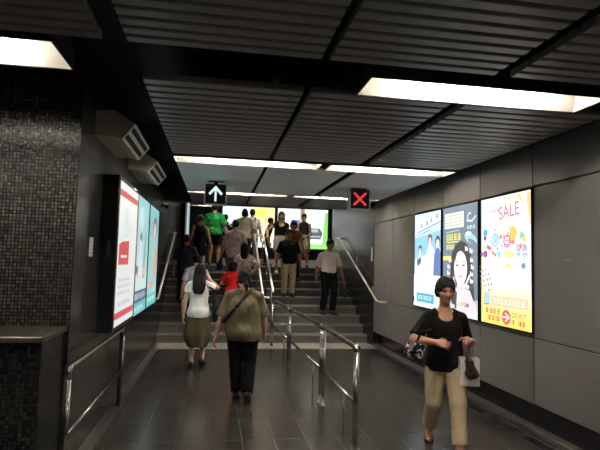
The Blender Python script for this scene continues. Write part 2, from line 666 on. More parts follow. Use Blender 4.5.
def art_swim(a):
    ramp(a, 0, 1, (235, 248, 255), (190, 228, 250))
    a.poly([(0.0, 0.5), (1, 0.62), (1, 0.8), (0, 0.74)], (120, 190, 235))
    a.poly([(0.1, 0.80), (1, 0.90), (1, 0.99), (0.1, 0.95)], (244, 250, 255))
    for i in range(4):
        a.glyphs(1, 0.22 + 0.19 * i, 0.845 + 0.025 * i, 0.13, 0.045, (30, 50, 80), seed=10 + i)
    a.line([(0.12, 0.80), (0.95, 0.88)], 0.02, (90, 130, 170))
    a.line([(0.12, 0.765), (0.6, 0.81)], 0.014, (60, 100, 150))
    for u, v, hr, dress, hair in ((0.24, 0.60, 0.036, (250, 240, 240), (45, 35, 35)), (0.62, 0.70, 0.042, (255, 235, 235), (70, 45, 45)), (0.90, 0.67, 0.045, (70, 95, 165), (50, 40, 50))):
        a.poly([(u - 0.17, v - 0.46), (u + 0.17, v - 0.46), (u + 0.13, v - 0.1), (u + 0.05, v - 0.05), (u - 0.05, v - 0.05), (u - 0.13, v - 0.12)], dress)
        a.ell(u, v + 0.012, hr * 1.9, hr * 1.4, hair)
        a.ell(u, v - 0.008, hr * 1.3, hr * 1.05, (245, 205, 190))
    a.poly([(0.15, 0.42), (0.28, 0.47), (0.30, 0.54), (0.12, 0.5)], (50, 55, 75))
    ramp(a, 0.1, 0.34, (225, 244, 250), (250, 246, 244), 8)
    a.line([(0.1, 0.28), (0.55, 0.30)], 0.012, (170, 205, 225))
    a.line([(0.1, 0.24), (0.6, 0.26)], 0.012, (170, 205, 225))
    a.rect(0.12, 0.05, 0.78, 0.145, (35, 150, 180))
    a.glyphs(5, 0.16, 0.075, 0.55, 0.045, (190, 235, 245), seed=3)
    ramp(a, 0, 0.045, (240, 250, 255), (220, 240, 250), 2)


def art_phone(a):
    a.rect(0, 0, 1, 1, (84, 104, 122))
    ramp(a, 0.0, 0.16, (225, 232, 235), (160, 175, 185), 6)
    a.rect(0.05, 0.80, 0.62, 0.945, (225, 232, 215))
    for i in range(4):
        a.line([(0.08, 0.825 + 0.03 * i), (0.58, 0.83 + 0.03 * i)], 0.008, (120, 140, 130))
    a.ring(0.78, 0.88, 0.06, 0.02, (225, 238, 245), a0=0.8, a1=5.6)
    a.line([(0.72, 0.85), (0.84, 0.84), (0.94, 0.88)], 0.02, (225, 238, 245))
    a.glyphs(3, 0.72, 0.775, 0.22, 0.03, (215, 230, 238), seed=5)
    a.line([(0.12, 0.765), (0.5, 0.775)], 0.010, (200, 215, 225))
    a.glyphs(4, 0.12, 0.685, 0.44, 0.06, (250, 235, 60), seed=8)
    a.rect(0.12, 0.665, 0.5, 0.675, (250, 235, 60))
    a.glyphs(3, 0.12, 0.60, 0.26, 0.045, (250, 235, 60), seed=9)
    a.glyphs(2, 0.42, 0.605, 0.14, 0.03, (220, 230, 235), seed=11)
    a.rect(0.02, 0.50, 0.30, 0.54, (245, 232, 70))
    a.ell(0.82, 0.69, 0.17, 0.045, (150, 195, 215), rot=-0.3)
    a.ell(0.76, 0.735, 0.08, 0.02, (215, 235, 245))
    a.ell(0.86, 0.66, 0.11, 0.02, (84, 104, 122), rot=-0.3)
    # long haired face with little square white clip icons all round the hair
    a.ell(0.56, 0.44, 0.31, 0.235, (22, 20, 26))
    a.poly([(0.27, 0.46), (0.85, 0.46), (0.93, 0.16), (0.80, 0.07), (0.30, 0.1), (0.22, 0.22)], (22, 20, 26))
    a.poly([(0.60, 0.26), (0.80, 0.24), (0.96, 0.1), (0.96, 0.04), (0.45, 0.04), (0.44, 0.2)], (232, 205, 205))
    a.poly([(0.46, 0.30), (0.66, 0.30), (0.70, 0.2), (0.44, 0.2)], (235, 205, 200))
    a.ell(0.55, 0.43, 0.185, 0.155, (250, 222, 218))
    a.poly([(0.38, 0.48), (0.50, 0.61), (0.36, 0.58)], (22, 20, 26))
    for u in (0.46, 0.64):
        a.ell(u, 0.455, 0.036, 0.009, (85, 70, 75))
        a.line([(u - 0.055, 0.485), (u + 0.045, 0.49)], 0.006, (120, 95, 95))
    a.line([(0.55, 0.44), (0.58, 0.395), (0.55, 0.39)], 0.010, (225, 180, 175))
    a.ell(0.56, 0.355, 0.045, 0.010, (225, 145, 150))
    a.line([(0.36, 0.34), (0.45, 0.22), (0.62, 0.09)], 0.03, (238, 240, 245))
    a.line([(0.80, 0.36), (0.62, 0.22), (0.42, 0.1)], 0.035, (238, 240, 245))
    a.line([(0.44, 0.2), (0.42, 0.08)], 0.05, (40, 40, 52))
    for u, v in ((0.26, 0.50), (0.22, 0.44), (0.21, 0.38), (0.21, 0.32), (0.22, 0.26), (0.86, 0.58), (0.74, 0.60), (0.88, 0.50), (0.90, 0.44), (0.88, 0.38), (0.88, 0.32), (0.78, 0.27)):
        a.rect(u - 0.04, v - 0.017, u + 0.035, v + 0.013, (242, 244, 246))
        a.rect(u - 0.04, v + 0.006, u - 0.012, v + 0.026, (242, 244, 246))
    a.text('02', 0.60, 0.095, 0.035, (40, 40, 50), 0.14)
    a.rect(0.52, 0.09, 0.58, 0.13, (230, 200, 80))
    a.ell(0.78, 0.11, 0.035, 0.018, (70, 80, 70))


def art_sale(a):
    ramp(a, 0.0, 0.13, (252, 214, 60), (255, 235, 120), 6)
    ramp(a, 0.13, 0.32, (255, 236, 130), (255, 244, 225), 8)
    ramp(a, 0.32, 1.0, (255, 248, 240), (232, 250, 248), 10)
    ramp(a, 0.0, 1.0, (235, 220, 90), (205, 240, 235), 14, 0.0, 0.05)
    # rainbow fan, top right
    for i, c in enumerate(((150, 215, 90), (225, 240, 120), (255, 255, 255), (245, 205, 110), (255, 255, 255), (240, 190, 120))):
        r0 = 0.55 - 0.07 * i
        pts = [(1.0 - r0 * math.cos(t * PI / 2 / 8) * 1.0, 0.80 + 0.20 * (1 - (1 - math.sin(t * PI / 2 / 8)) * (r0 + 0.3))) for t in range(9)]
        a.poly([(0.42 + 0.1 * i, 0.985), (0.56 + 0.1 * i, 0.985), (1.0, 0.93 - 0.035 * i), (1.0, 0.90 - 0.035 * i), (0.78 + 0.03 * i, 0.95 - 0.012 * i)], c)
    # title
    a.text('SUMMER', 0.09, 0.868, 0.04, (205, 60, 130), 0.31, 0.04)
    a.text('SALE', 0.40, 0.815, 0.105, (225, 40, 85), 0.40, 0.09)
    # balloons and the coloured band of the title
    a.ell(0.5, 0.60, 0.46, 0.09, (225, 243, 246))
    a.poly([(0.06, 0.60), (0.30, 0.66), (0.62, 0.60), (0.98, 0.66), (0.98, 0.61), (0.62, 0.55), (0.30, 0.60), (0.06, 0.55)], (246, 228, 238))
    rnd = random.Random(5)
    for i in range(26):
        a.ell(rnd.uniform(0.08, 0.95), rnd.uniform(0.5, 0.76), rnd.uniform(0.010, 0.024), rnd.uniform(0.007, 0.014), rnd.choice([(235, 90, 120), (120, 200, 220), (250, 200, 90), (160, 90, 170), (150, 210, 110), (240, 150, 170)]))
    for u, v, ru, rv, c in ((0.13, 0.725, 0.05, 0.028, (60, 150, 215)), (0.12, 0.68, 0.035, 0.02, (130, 40, 150)), (0.70, 0.70, 0.075, 0.055, (250, 185, 60)), (0.86, 0.68, 0.04, 0.025, (90, 200, 150)), (0.90, 0.655, 0.035, 0.022, (190, 225, 70)), (0.46, 0.68, 0.03, 0.02, (235, 110, 110)), (0.13, 0.55, 0.05, 0.028, (150, 45, 150)), (0.05, 0.55, 0.025, 0.02, (110, 50, 130)), (0.70, 0.635, 0.04, 0.018, (240, 120, 70)), (0.84, 0.60, 0.025, 0.02, (235, 90, 80))):
        a.ell(u, v, ru, rv, c)
    a.text('夏', 0.29, 0.635, 0.06, (45, 165, 210), 0.13)
    a.ring(0.35, 0.66, 0.078, 0.016, (60, 195, 215))
    a.ring(0.59, 0.645, 0.072, 0.016, (230, 55, 110))
    a.text('日', 0.545, 0.615, 0.065, (220, 40, 95), 0.10)
    a.poly([(0.18, 0.63), (0.27, 0.60), (0.25, 0.575), (0.17, 0.6)], (225, 60, 60))
    a.poly([(0.28, 0.585), (0.37, 0.545), (0.38, 0.52), (0.30, 0.55)], (230, 90, 90))
    a.poly([(0.42, 0.59), (0.46, 0.55), (0.44, 0.51), (0.41, 0.55)], (70, 205, 215))
    a.glyphs(2, 0.76, 0.53, 0.21, 0.085, (150, 145, 205), seed=21)
    a.rect(0.54, 0.525, 0.73, 0.57, (248, 240, 120))
    a.rect(0.55, 0.45, 0.68, 0.475, (222, 240, 120))
    a.line([(0.3, 0.518), (0.95, 0.505)], 0.008, (235, 190, 205))
    a.ell(0.90, 0.46, 0.04, 0.022, (60, 130, 205))
    a.glyphs(3, 0.2, 0.425, 0.25, 0.03, (250, 205, 195), seed=31)
    a.glyphs(9, 0.2, 0.355, 0.68, 0.035, (248, 205, 205), seed=32)
    # checked purple swoosh on the left
    for i in range(9):
        for j in range(4):
            u = 0.03 + 0.055 * j + 0.004 * (9 - i) * j
            v = 0.245 + 0.02 * i + 0.012 * (3 - j)
            if (i + j) % 2 == 0:
                a.rect(u, v, u + 0.04 - 0.002 * i, v + 0.013, (85, 45, 130))
    a.line([(0.2, 0.30), (0.35, 0.265), (0.6, 0.25)], 0.012, (205, 235, 200))
    # phone and the orange band
    a.poly([(0.13, 0.115 + 0.03), (0.25, 0.15), (0.27, 0.245), (0.14, 0.24)], (215, 80, 110))
    a.poly([(0.145, 0.155), (0.25, 0.165), (0.265, 0.25), (0.15, 0.245)], (150, 205, 240))
    a.rect(0.29, 0.15, 1.0, 0.225, (250, 190, 140))
    a.glyphs(8, 0.33, 0.165, 0.62, 0.045, (255, 235, 215), seed=41)
    # way to the shops and the red arrow
    a.glyphs(4, 0.17, 0.085, 0.32, 0.042, (205, 20, 20), seed=51)
    a.glyphs(3, 0.22, 0.033, 0.25, 0.038, (205, 20, 20), seed=52)
    a.ell(0.60, 0.075, 0.085, 0.055, (222, 50, 60))
    a.line([(0.54, 0.075), (0.65, 0.075)], 0.018, (255, 240, 220))
    a.line([(0.59, 0.103), (0.655, 0.075), (0.59, 0.047)], 0.018, (255, 240, 220))
    a.ring(0.73, 0.10, 0.028, 0.010, (225, 60, 60))
    a.text('EXIT', 0.775, 0.083, 0.036, (215, 45, 40), 0.2)
    a.glyphs(1, 0.71, 0.035, 0.06, 0.03, (205, 20, 20), seed=53)
    a.glyphs(2, 0.82, 0.03, 0.14, 0.034, (205, 20, 20), seed=54)
    a.line([(0.12, 0.018), (0.5, 0.014)], 0.008, (225, 190, 60))
    a.line([(0.6, 0.016), (0.95, 0.014)], 0.008, (225, 190, 60))


def squash_v(fn, k):
    return fn


# right wall lightboxes
def wall_poster_right(yfar, ynear, z0, z1, art, label):
    t = thing('poster_lightbox', label, 'advertising poster', (0, 0, 0), 0, 'lit posters on the right wall')
    x = XR - 0.002
    m = MB()
    fw = 0.018
    m.box(x - 0.022, ynear, z0, x, yfar, z0 + fw, 0.003)
    m.box(x - 0.022, ynear, z1 - fw, x, yfar, z1, 0.003)
    m.box(x - 0.022, ynear, z0 + fw, x, ynear + fw, z1 - fw, 0.003)
    m.box(x - 0.022, yfar - fw, z0 + fw, x, yfar, z1 - fw, 0.003)
    m.build('frame', M_BLACKGLOSS, t)
    b = MB().box(x - 0.010, ynear + fw, z0 + fw, x, yfar - fw, z1 - fw).build('poster', emit((240, 245, 250), PS), t)
    a = Art(yfar - ynear - 2 * fw, z1 - z0 - 2 * fw, place_right(yfar - fw, z0 + fw, x - 0.0101), PS, 0.22)
    art(a)
    a.build('printed_artwork', b)
    return t


wall_poster_right(7.80, 6.79, 1.00, 2.483, art_swim, 'pale blue lit poster of three figures, farthest on the right wall')
wall_poster_right(6.76, 5.75, 0.985, 2.483, art_phone, 'slate grey lit poster with a long haired face, middle of the right wall')
wall_poster_right(5.71, 4.68, 0.985, 2.483, art_sale, 'bright summer sale lit poster with yellow base, nearest on the right wall')


# left wall lightboxes
def art_left_white(a):
    ramp(a, 0, 1, (222, 228, 226), (236, 240, 238), 10)
    a.rect(0, 0.045, 1, 0.09, (205, 35, 40))
    a.rect(0, 0.90, 1, 0.945, (200, 40, 45))
    a.poly([(0.1, 0.42), (0.6, 0.42), (0.6, 0.60), (0.25, 0.585), (0.1, 0.56)], (205, 40, 40))
    a.rect(0.2, 0.47, 0.5, 0.49, (238, 220, 215))
    a.rect(0.3, 0.62, 0.5, 0.83, (200, 222, 215))
    a.ell(0.55, 0.68, 0.2, 0.05, (215, 225, 220))
    for i in range(3):
        a.glyphs(7, 0.12, 0.30 - 0.045 * i, 0.62, 0.022, (150, 155, 158), seed=60 + i)
    a.rect(0.15, 0.13, 0.8, 0.16, (195, 205, 205))
    a.line([(0.98, 0.0), (0.98, 1.0)], 0.03, (205, 150, 150))


def art_left_teal(a):
    ramp(a, 0.16, 1, (215, 235, 235), (120, 195, 200), 12)
    a.ell(0.42, 0.82, 0.2, 0.1, (190, 225, 235))
    a.poly([(0.62, 0.3), (0.8, 0.3), (0.86, 0.7), (0.72, 0.72)], (110, 170, 150))
    a.poly([(0.3, 0.32), (0.55, 0.32), (0.5, 0.62), (0.36, 0.62)], (225, 225, 228))
    a.ell(0.43, 0.66, 0.09, 0.035, (120, 90, 85))
    a.poly([(0.1, 0.30), (0.2, 0.36), (0.3, 0.30), (0.28, 0.4), (0.14, 0.42)], (55, 60, 75))
    a.ell(0.74, 0.36, 0.17, 0.035, (215, 190, 150))
    a.rect(0, 0.1, 1, 0.2, (45, 70, 100))
    a.rect(0, 0.0, 1, 0.1, (80, 180, 185))
    a.glyphs(5, 0.1, 0.125, 0.8, 0.05, (190, 215, 225), seed=71)
    a.glyphs(6, 0.1, 0.03, 0.7, 0.035, (200, 235, 235), seed=72)


def art_left_aqua(a):
    ramp(a, 0.1, 1, (150, 215, 212), (105, 185, 190), 12)
    a.poly([(0.35, 0.25), (0.75, 0.25), (0.78, 0.62), (0.5, 0.75), (0.36, 0.6)], (165, 195, 195))
    a.ell(0.62, 0.80, 0.22, 0.11, (95, 75, 70))
    a.ell(0.60, 0.77, 0.13, 0.08, (230, 195, 175))
    a.poly([(0.5, 0.3), (0.9, 0.28), (0.95, 0.55), (0.6, 0.6)], (205, 160, 140))
    a.rect(0.2, 0.18, 0.6, 0.24, (225, 150, 95))
    a.rect(0, 0.0, 1, 0.12, (70, 185, 180))
    a.glyphs(5, 0.1, 0.04, 0.8, 0.05, (210, 240, 235), seed=81)


def left_box(y0, y1, z0, z1, xf, panels, label, frame_mat):
    t = thing('poster_lightbox', label, 'advertising poster', (0, 0, 0), 0, 'lit posters on the left wall')
    x = XL + 0.001
    fw = 0.04
    MB().box(x, y0, z0, xf - 0.02, y1, z1, 0.004).build('housing', M_BLACKGLOSS, t)
    m = MB()
    m.box(xf - 0.02, y0, z0, xf, y1, z0 + fw, 0.003)
    m.box(xf - 0.02, y0, z1 - fw, xf, y1, z1, 0.003)
    m.box(xf - 0.02, y0, z0 + fw, xf, y0 + fw, z1 - fw, 0.003)
    m.box(xf - 0.02, y1 - fw, z0 + fw, xf, y1, z1 - fw, 0.003)
    n = len(panels)
    wd = (y1 - y0 - 2 * fw - (n - 1) * fw) / n
    for i in range(1, n):
        ya = y0 + fw + i * wd + (i - 1) * fw
        m.box(xf - 0.02, ya, z0 + fw, xf, ya + fw, z1 - fw, 0.003)
    m.build('frame', frame_mat, t)
    for i, art in enumerate(panels):
        ya = y0 + fw + i * (wd + fw)
        b = MB().box(xf - 0.0199, ya, z0 + fw, xf - 0.012, ya + wd, z1 - fw).build('poster', emit((225, 232, 230), 0.8), t)
        a = Art(wd, z1 - z0 - 2 * fw, place_left(ya, z0 + fw, xf - 0.0119), 0.8, 0.2)
        art(a)
        a.build('printed_artwork', b)
    return t


left_box(5.09, 6.33, 0.93, 2.46, -0.945, [art_left_white], 'white lit poster with red bands, nearest on the left wall', M_CHROME)
left_box(6.44, 9.0, 0.88, 2.50, -0.985, [art_left_teal, art_left_aqua], 'pair of teal lit posters in one box, farther along the left wall', M_BLACKGLOSS)


def art_side(a):
    ramp(a, 0, 1, (90, 130, 95), (60, 85, 80), 8)
    a.rect(0.05, 0, 0.3, 1, (30, 40, 35))
    a.rect(0.42, 0, 0.62, 1, (215, 225, 225))
    a.rect(0.72, 0.1, 0.9, 1, (150, 190, 215))


left_box(16.2, 19.0, 2.33, 3.75, -1.0, [art_side], 'green and white lit poster at the top of the stairs on the left', M_BLACKGLOSS)


# landing posters on the end wall
def art_back_a(a):
    ramp(a, 0, 1, (250, 252, 252), (225, 240, 250), 8)
    a.rect(0.0, 0.3, 0.30, 1.0, (222, 238, 250))
    ramp(a, 0.0, 1.0, (255, 250, 230), (250, 240, 150), 8, 0.55, 1.0)
    a.ell(0.72, 0.86, 0.16, 0.1, (250, 240, 90))
    a.ring(0.89, 0.66, 0.13, 0.035, (245, 175, 90))
    a.ell(0.89, 0.66, 0.05, 0.06, (250, 210, 130))
    a.line([(0.6, 0.2), (0.95, 0.2)], 0.03, (250, 215, 140))


def art_back_b(a):
    ramp(a, 0, 1, (246, 250, 252), (240, 246, 250), 4)
    a.rect(0.27, 0.5, 0.49, 0.72, (90, 130, 190))
    a.rect(0.31, 0.58, 0.40, 0.68, (50, 85, 150))
    a.rect(0.44, 0.0, 0.54, 1.0, (190, 170, 150))
    a.rect(0.46, 0.72, 0.52, 1.0, (130, 110, 95))
    a.rect(0.54, 0.0, 1.0, 1.0, (235, 246, 246))
    a.rect(0.56, 0.0, 1.0, 0.12, (150, 225, 110))
    a.rect(0.56, 0.12, 0.80, 0.2, (235, 245, 225))
    a.poly([(0.9, 0.1), (1, 0.1), (1, 0.95), (0.94, 0.9), (0.92, 0.5)], (120, 215, 90))
    a.poly([(0.56, 0.25), (0.86, 0.25), (0.90, 0.40), (0.84, 0.52), (0.62, 0.52), (0.56, 0.44)], (70, 82, 85))
    a.poly([(0.60, 0.42), (0.82, 0.42), (0.80, 0.50), (0.64, 0.50)], (165, 180, 180))
    a.rect(0.56, 0.3, 0.86, 0.33, (190, 195, 190))


def back_box(x0, x1, z0, z1, art, label):
    t = thing('poster_lightbox', label, 'advertising poster', (0, 0, 0), 0, 'lit posters on the landing wall')
    fw = 0.05
    y = 15.5
    MB().box(x0, y - 0.10, z0, x1, y - 0.001, z1, 0.004).build('housing', M_BLACK, t)
    b = MB().box(x0 + fw, y - 0.104, z0 + fw, x1 - fw, y - 0.1, z1 - fw).build('poster', emit((245, 250, 252), PS), t)
    a = Art(x1 - x0 - 2 * fw, z1 - z0 - 2 * fw, place_back(x0 + fw, z0 + fw, y - 0.1041), PS, 0.12)
    art(a)
    a.build('printed_artwork', b)


back_box(0.10, 1.79, 2.03, 3.36, art_back_a, 'white and yellow lit poster at the back of the landing, left of the pair')
back_box(1.79, 3.47, 2.03, 3.36, art_back_b, 'white and green lit poster at the back of the landing, right of the pair')

# ------------------------------------------------------------------ hanging signs
def hanging_sign(cx, z0, z1, y, kind, label):
    t = thing('overhead_sign', label, 'overhead sign', (cx, y, 0), 0, 'hanging lane signs')
    a = 0.152
    MB().box(-a, -0.04, z0 + 0.018, a, 0.09, z1, 0.004).build('housing', M_BLACK, t)
    m = MB()
    m.box(-a - 0.018, -0.05, z0, a + 0.018, 0.1, z0 + 0.016, 0.003)
    m.box(-a - 0.018, -0.05, z0 + 0.016, -a - 0.002, 0.1, z1 - 0.02, 0.003)
    m.box(a + 0.002, -0.05, z0 + 0.016, a + 0.018, 0.1, z1 - 0.02, 0.003)
    m.build('frame', pmat('sign_frame_grey', (0.5, 0.48, 0.43), 0.4), t)
    m = MB()
    m.box(-0.12, 0.0, 2.84, 0.12, 0.05, 2.856)
    m.box(-0.03, 0.01, z1, 0.03, 0.04, 2.84)
    m.build('bracket', M_BLACK, t)
    zc = (z0 + z1) / 2 + 0.01
    place = lambda u, v, d: (u - 0.12, -0.0402 - d, zc - 0.12 + v)
    A = Art(0.24, 0.24, place, 1.05 if kind == 'up' else 0.8)
    if kind == 'up':
        c = (205, 232, 240)
        A.line([(0.5, 0.08), (0.5, 0.86)], 0.03, c)
        A.line([(0.16, 0.52), (0.5, 0.90), (0.84, 0.52)], 0.036, c)
    else:
        c = (235, 50, 55)
        A.line([(0.14, 0.14), (0.86, 0.86)], 0.036, c)
        A.line([(0.86, 0.14), (0.14, 0.86)], 0.036, c)
    A.build('symbol', t)


hanging_sign(-0.04, 2.485, 2.80, 7.70, 'up', 'black hanging sign with a white up arrow')
hanging_sign(2.215, 2.51, 2.825, 7.70, 'x', 'black hanging sign with a red cross')

# ------------------------------------------------------------------ ventilation units on the left wall
def vent_unit(y0, y1, label):
    t = thing('ventilation_unit', label, 'air vent', (XL, y0, 2.73), 0, 'beige air vents on the left wall')
    L = y1 - y0
    prof = [(0.001, 0.0), (0.001, 0.225), (0.16, 0.236), (0.335, 0.128), (0.225, -0.014), (0.155, 0.0)]
    m = MB()
    m.prism(prof, 'y', 0, L)
    m.build('housing', M_BEIGE, t)
    p0, p1 = Vector((0.335, 0.128)), Vector((0.225, -0.014))
    d = (p1 - p0)
    n = Vector((-d.y, d.x)).normalized()
    if n.x < 0:
        n = -n

    def strip(m, a, b, ya, yb, h):
        q = [p0 + d * a, p0 + d * b]
        m.prism([tuple(q[0] + n * 0.0005), tuple(q[1] + n * 0.0005), tuple(q[1] + n * h), tuple(q[0] + n * h)], 'y', ya, yb)
    m = MB()
    for a, b in ((0.0, 0.14), (0.40, 0.60), (0.86, 1.0)):
        strip(m, a, b, 0.0, L, 0.012)
    strip(m, 0.14, 0.40, 0.0, 0.04, 0.012)
    strip(m, 0.14, 0.40, L - 0.04, L, 0.012)
    strip(m, 0.60, 0.86, 0.0, 0.04, 0.012)
    strip(m, 0.60, 0.86, L - 0.04, L, 0.012)
    m.build('louver_frame', M_WHITEPAINT, t)
    for a, b in ((0.14, 0.40), (0.60, 0.86)):
        m = MB()
        strip(m, a, b, 0.04, L - 0.04, 0.003)
        m.build('louver_slot', M_BLACK, t)


vent_unit(4.63, 5.62, 'beige wall air vent with two dark slots, nearest the mosaic corner')
vent_unit(6.36, 7.50, 'beige wall air vent with two dark slots, farther one above the posters')

# small camera on the left wall
t = thing('security_camera', 'small black camera on a bracket high on the left wall', 'security camera', (XL, 10.4, 2.72))
MB().box(0.001, -0.04, -0.03, 0.02, 0.04, 0.05, 0.003).build('wall_plate', M_BLACK, t)
MB().tube(fillet([(0.02, 0, 0.0), (0.09, 0, 0.0), (0.09, -0.02, -0.02)], 0.02), 0.012, 8).build('bracket', M_BLACK, t)
MB().tube([(0.09, 0.07, -0.005), (0.09, -0.10, -0.045)], 0.032, 12).build('body', M_BLACK, t)


# small plates
def plate(x, y0, y1, z0, z1, mat, name, label, cat, side):
    m = MB()
    if side == 'l':
        m.box(x + 0.0005, y0, z0, x + 0.006, y1, z1, 0.002)
    else:
        m.box(x - 0.006, y0, z0, x - 0.0005, y1, z1, 0.002)
    return tag(m.build(name, mat), label, cat)


P_WHITE = pmat('white_plate', (0.6, 0.58, 0.55), 0.5)
P_YEL = pmat('yellow_plate', (0.65, 0.5, 0.08), 0.5)
P_GREY = pmat('grey_plate', (0.3, 0.29, 0.28), 0.35, 0.8)
o = plate(XL, 4.66, 4.78, 1.655, 1.825, P_WHITE, 'wall_sign', 'small white notice on the left mosaic wall before the posters', 'notice', 'l')
m = MB()
for i in range(4):
    m.box(XL + 0.0062, 4.685, 1.685 + 0.03 * i, XL + 0.0068, 4.755, 1.695 + 0.03 * i)
m.build('red_lettering', pmat('red_print', (0.5, 0.06, 0.05), 0.5), o)
plate(XR, 10.05, 10.16, 1.72, 2.0, P_WHITE, 'wall_sign', 'tall white notice at the corner of the black stair wall', 'notice', 'r')
plate(XR, 11.15, 11.27, 1.70, 1.83, P_YEL, 'wall_sign', 'yellow notice on the black wall above the stair handrail', 'notice', 'r')
plate(XR, 9.98, 10.06, 1.08, 1.2, P_YEL, 'wall_sign', 'small yellow notice low by the foot of the stairs', 'notice', 'r')
plate(XR, 4.13, 4.24, 1.730, 1.748, P_GREY, 'panel_lock', 'small metal lock plate on the nearest grey wall panel', 'lock plate', 'r')
plate(XR, 8.28, 8.40, 1.730, 1.748, P_GREY, 'panel_lock', 'small metal lock plate on the grey panel beyond the blue poster', 'lock plate', 'r')

# ------------------------------------------------------------------ railings
def post(m, x, y, z0, z1, r):
    m.tube([(x, y, z0), (x, y, z1)], r, 12)


def flange(parent, x, y, z, r=0.045):
    m = MB()
    m.tube([(x, y, z), (x, y, z + 0.012)], r, 14)
    m.build('base_flange', M_STEEL, parent)


t = thing('railing', 'stainless steel railing dividing the passage down the middle', 'railing', (0, 0, 0))


def cx_(y):
    return 1.285 if y < 6 else 1.285 - (y - 6) * 0.035


for ya, yb in ((4.47, 5.86), (5.97, 8.08), (8.18, 10.0)):
    xa, xb = cx_(ya), cx_(yb)
    pts = [(xa, ya, 0.0), (xa, ya, 0.90), (xb, yb, 0.90), (xb, yb, 0.0)]
    for (p, q) in ((0, 1), (3, 2)):
        MB().tube([pts[p], (pts[q][0], pts[q][1], 0.86)], 0.026, 12).build('post', M_STEEL, t)
        flange(t, pts[p][0], pts[p][1], 0.0)
    MB().tube(fillet([(xa, ya, 0.84), (xa, ya, 0.90), (xb, yb, 0.90), (xb, yb, 0.84)], 0.05), 0.026, 12).build('top_rail', M_STEEL, t)
    m = MB()
    m.tube([(xa, ya, 0.40), (xb, yb, 0.40)], 0.018, 10)
    m.build('lower_rail', M_STEEL, t)
    xm, ym = (xa + xb) / 2, ya + 0.42
    MB().tube([(cx_(ym), ym, 0.0), (cx_(ym), ym, 0.40)], 0.008, 8).build('baluster', M_STEEL, t)
    for s in (-1, 1):
        MB().tube([(xa + s * 0.026, ya, 0.895), (xa + s * 0.033, ya, 0.895)], 0.022, 12).build('end_cap', M_STEEL, t)

t = thing('railing', 'short stainless steel railing along the left wall', 'railing', (0, 0, 0))
xa = -1.0
for yy, dx in ((3.87, 0.0), (6.02, 0.0)):
    for d in (0.0, 0.06):
        MB().tube([(xa + dx - d * 0.5, yy + d, 0.0), (xa + dx - d * 0.5, yy + d, 0.80)], 0.020, 12).build('post', M_STEEL, t)
        flange(t, xa + dx - d * 0.5, yy + d, 0.0, 0.035)
MB().tube(fillet([(xa, 3.87, 0.78), (xa, 3.87, 0.855), (xa, 6.02, 0.855), (xa, 6.02, 0.78)], 0.06), 0.022, 12).build('top_rail', M_STEEL, t)
MB().tube(fillet([(xa - 0.03, 3.93, 0.78), (xa - 0.03, 3.93, 0.84), (xa - 0.03, 4.1, 0.85)], 0.05), 0.020, 12).build('return_bend', M_STEEL, t)
MB().tube([(xa, 3.87, 0.39), (xa, 6.02, 0.39)], 0.017, 10).build('lower_rail', M_STEEL, t)

t = thing('handrail', 'pair of bright steel handrails up the middle of the stairs', 'handrail', (0, 0, 0))
HR = pmat('bright_handrail', (0.78, 0.76, 0.72), 0.3, 0.75)
for x in (0.95, 1.17):
    MB().tube(fillet([(x, 13.05, 2.33), (x, 12.8, 2.33), (x, 9.95, 0.945), (x + 0.12, 9.93, 0.945)] if x < 1 else [(x, 13.05, 2.33), (x, 12.8, 2.33), (x, 10.2, 1.05)], 0.06), 0.023, 10).build('rail', HR, t)
    for yy, zz, zt in ((10.5, RISE, 1.2), (11.7, RISE * 5, 1.79), (12.95, LAND, 2.32)):
        MB().tube([(x, yy, zz), (x, yy, zt)], 0.019, 10).build('post', M_STEEL, t)
MB().tube([(0.95, 13.05, 2.33), (1.17, 13.05, 2.33)], 0.023, 10).build('cross_bar', HR, t)


def side_handrail(x, xw, label):
    t = thing('handrail', label, 'handrail', (0, 0, 0))
    ya, za, yb, zb = 9.45, 0.945, 12.55, 2.30
    MB().tube(fillet([(xw, 9.15, 0.945), (x, 9.15, 0.945), (x, ya, za), (x, yb, zb), (x, yb + 0.25, zb), (xw, yb + 0.25, zb)], 0.06), 0.022, 10).build('rail', HR, t)
    for yy in (10.4, 11.5):
        zz = za + (zb - za) * (yy - ya) / (yb - ya)
        MB().tube(fillet([(xw, yy, zz - 0.08), (x, yy, zz - 0.08), (x, yy, zz)], 0.03), 0.010, 8).build('bracket', M_STEEL, t)
    return t


side_handrail(3.10, XR, 'steel handrail sloping up the black wall right of the stairs')
side_handrail(-1.0, XL, 'steel handrail sloping up the left wall beside the stairs')
# ------------------------------------------------------------------ people: smooth-union bodies on a grid
def V3(*a):
    return np.array(a, dtype=np.float64)


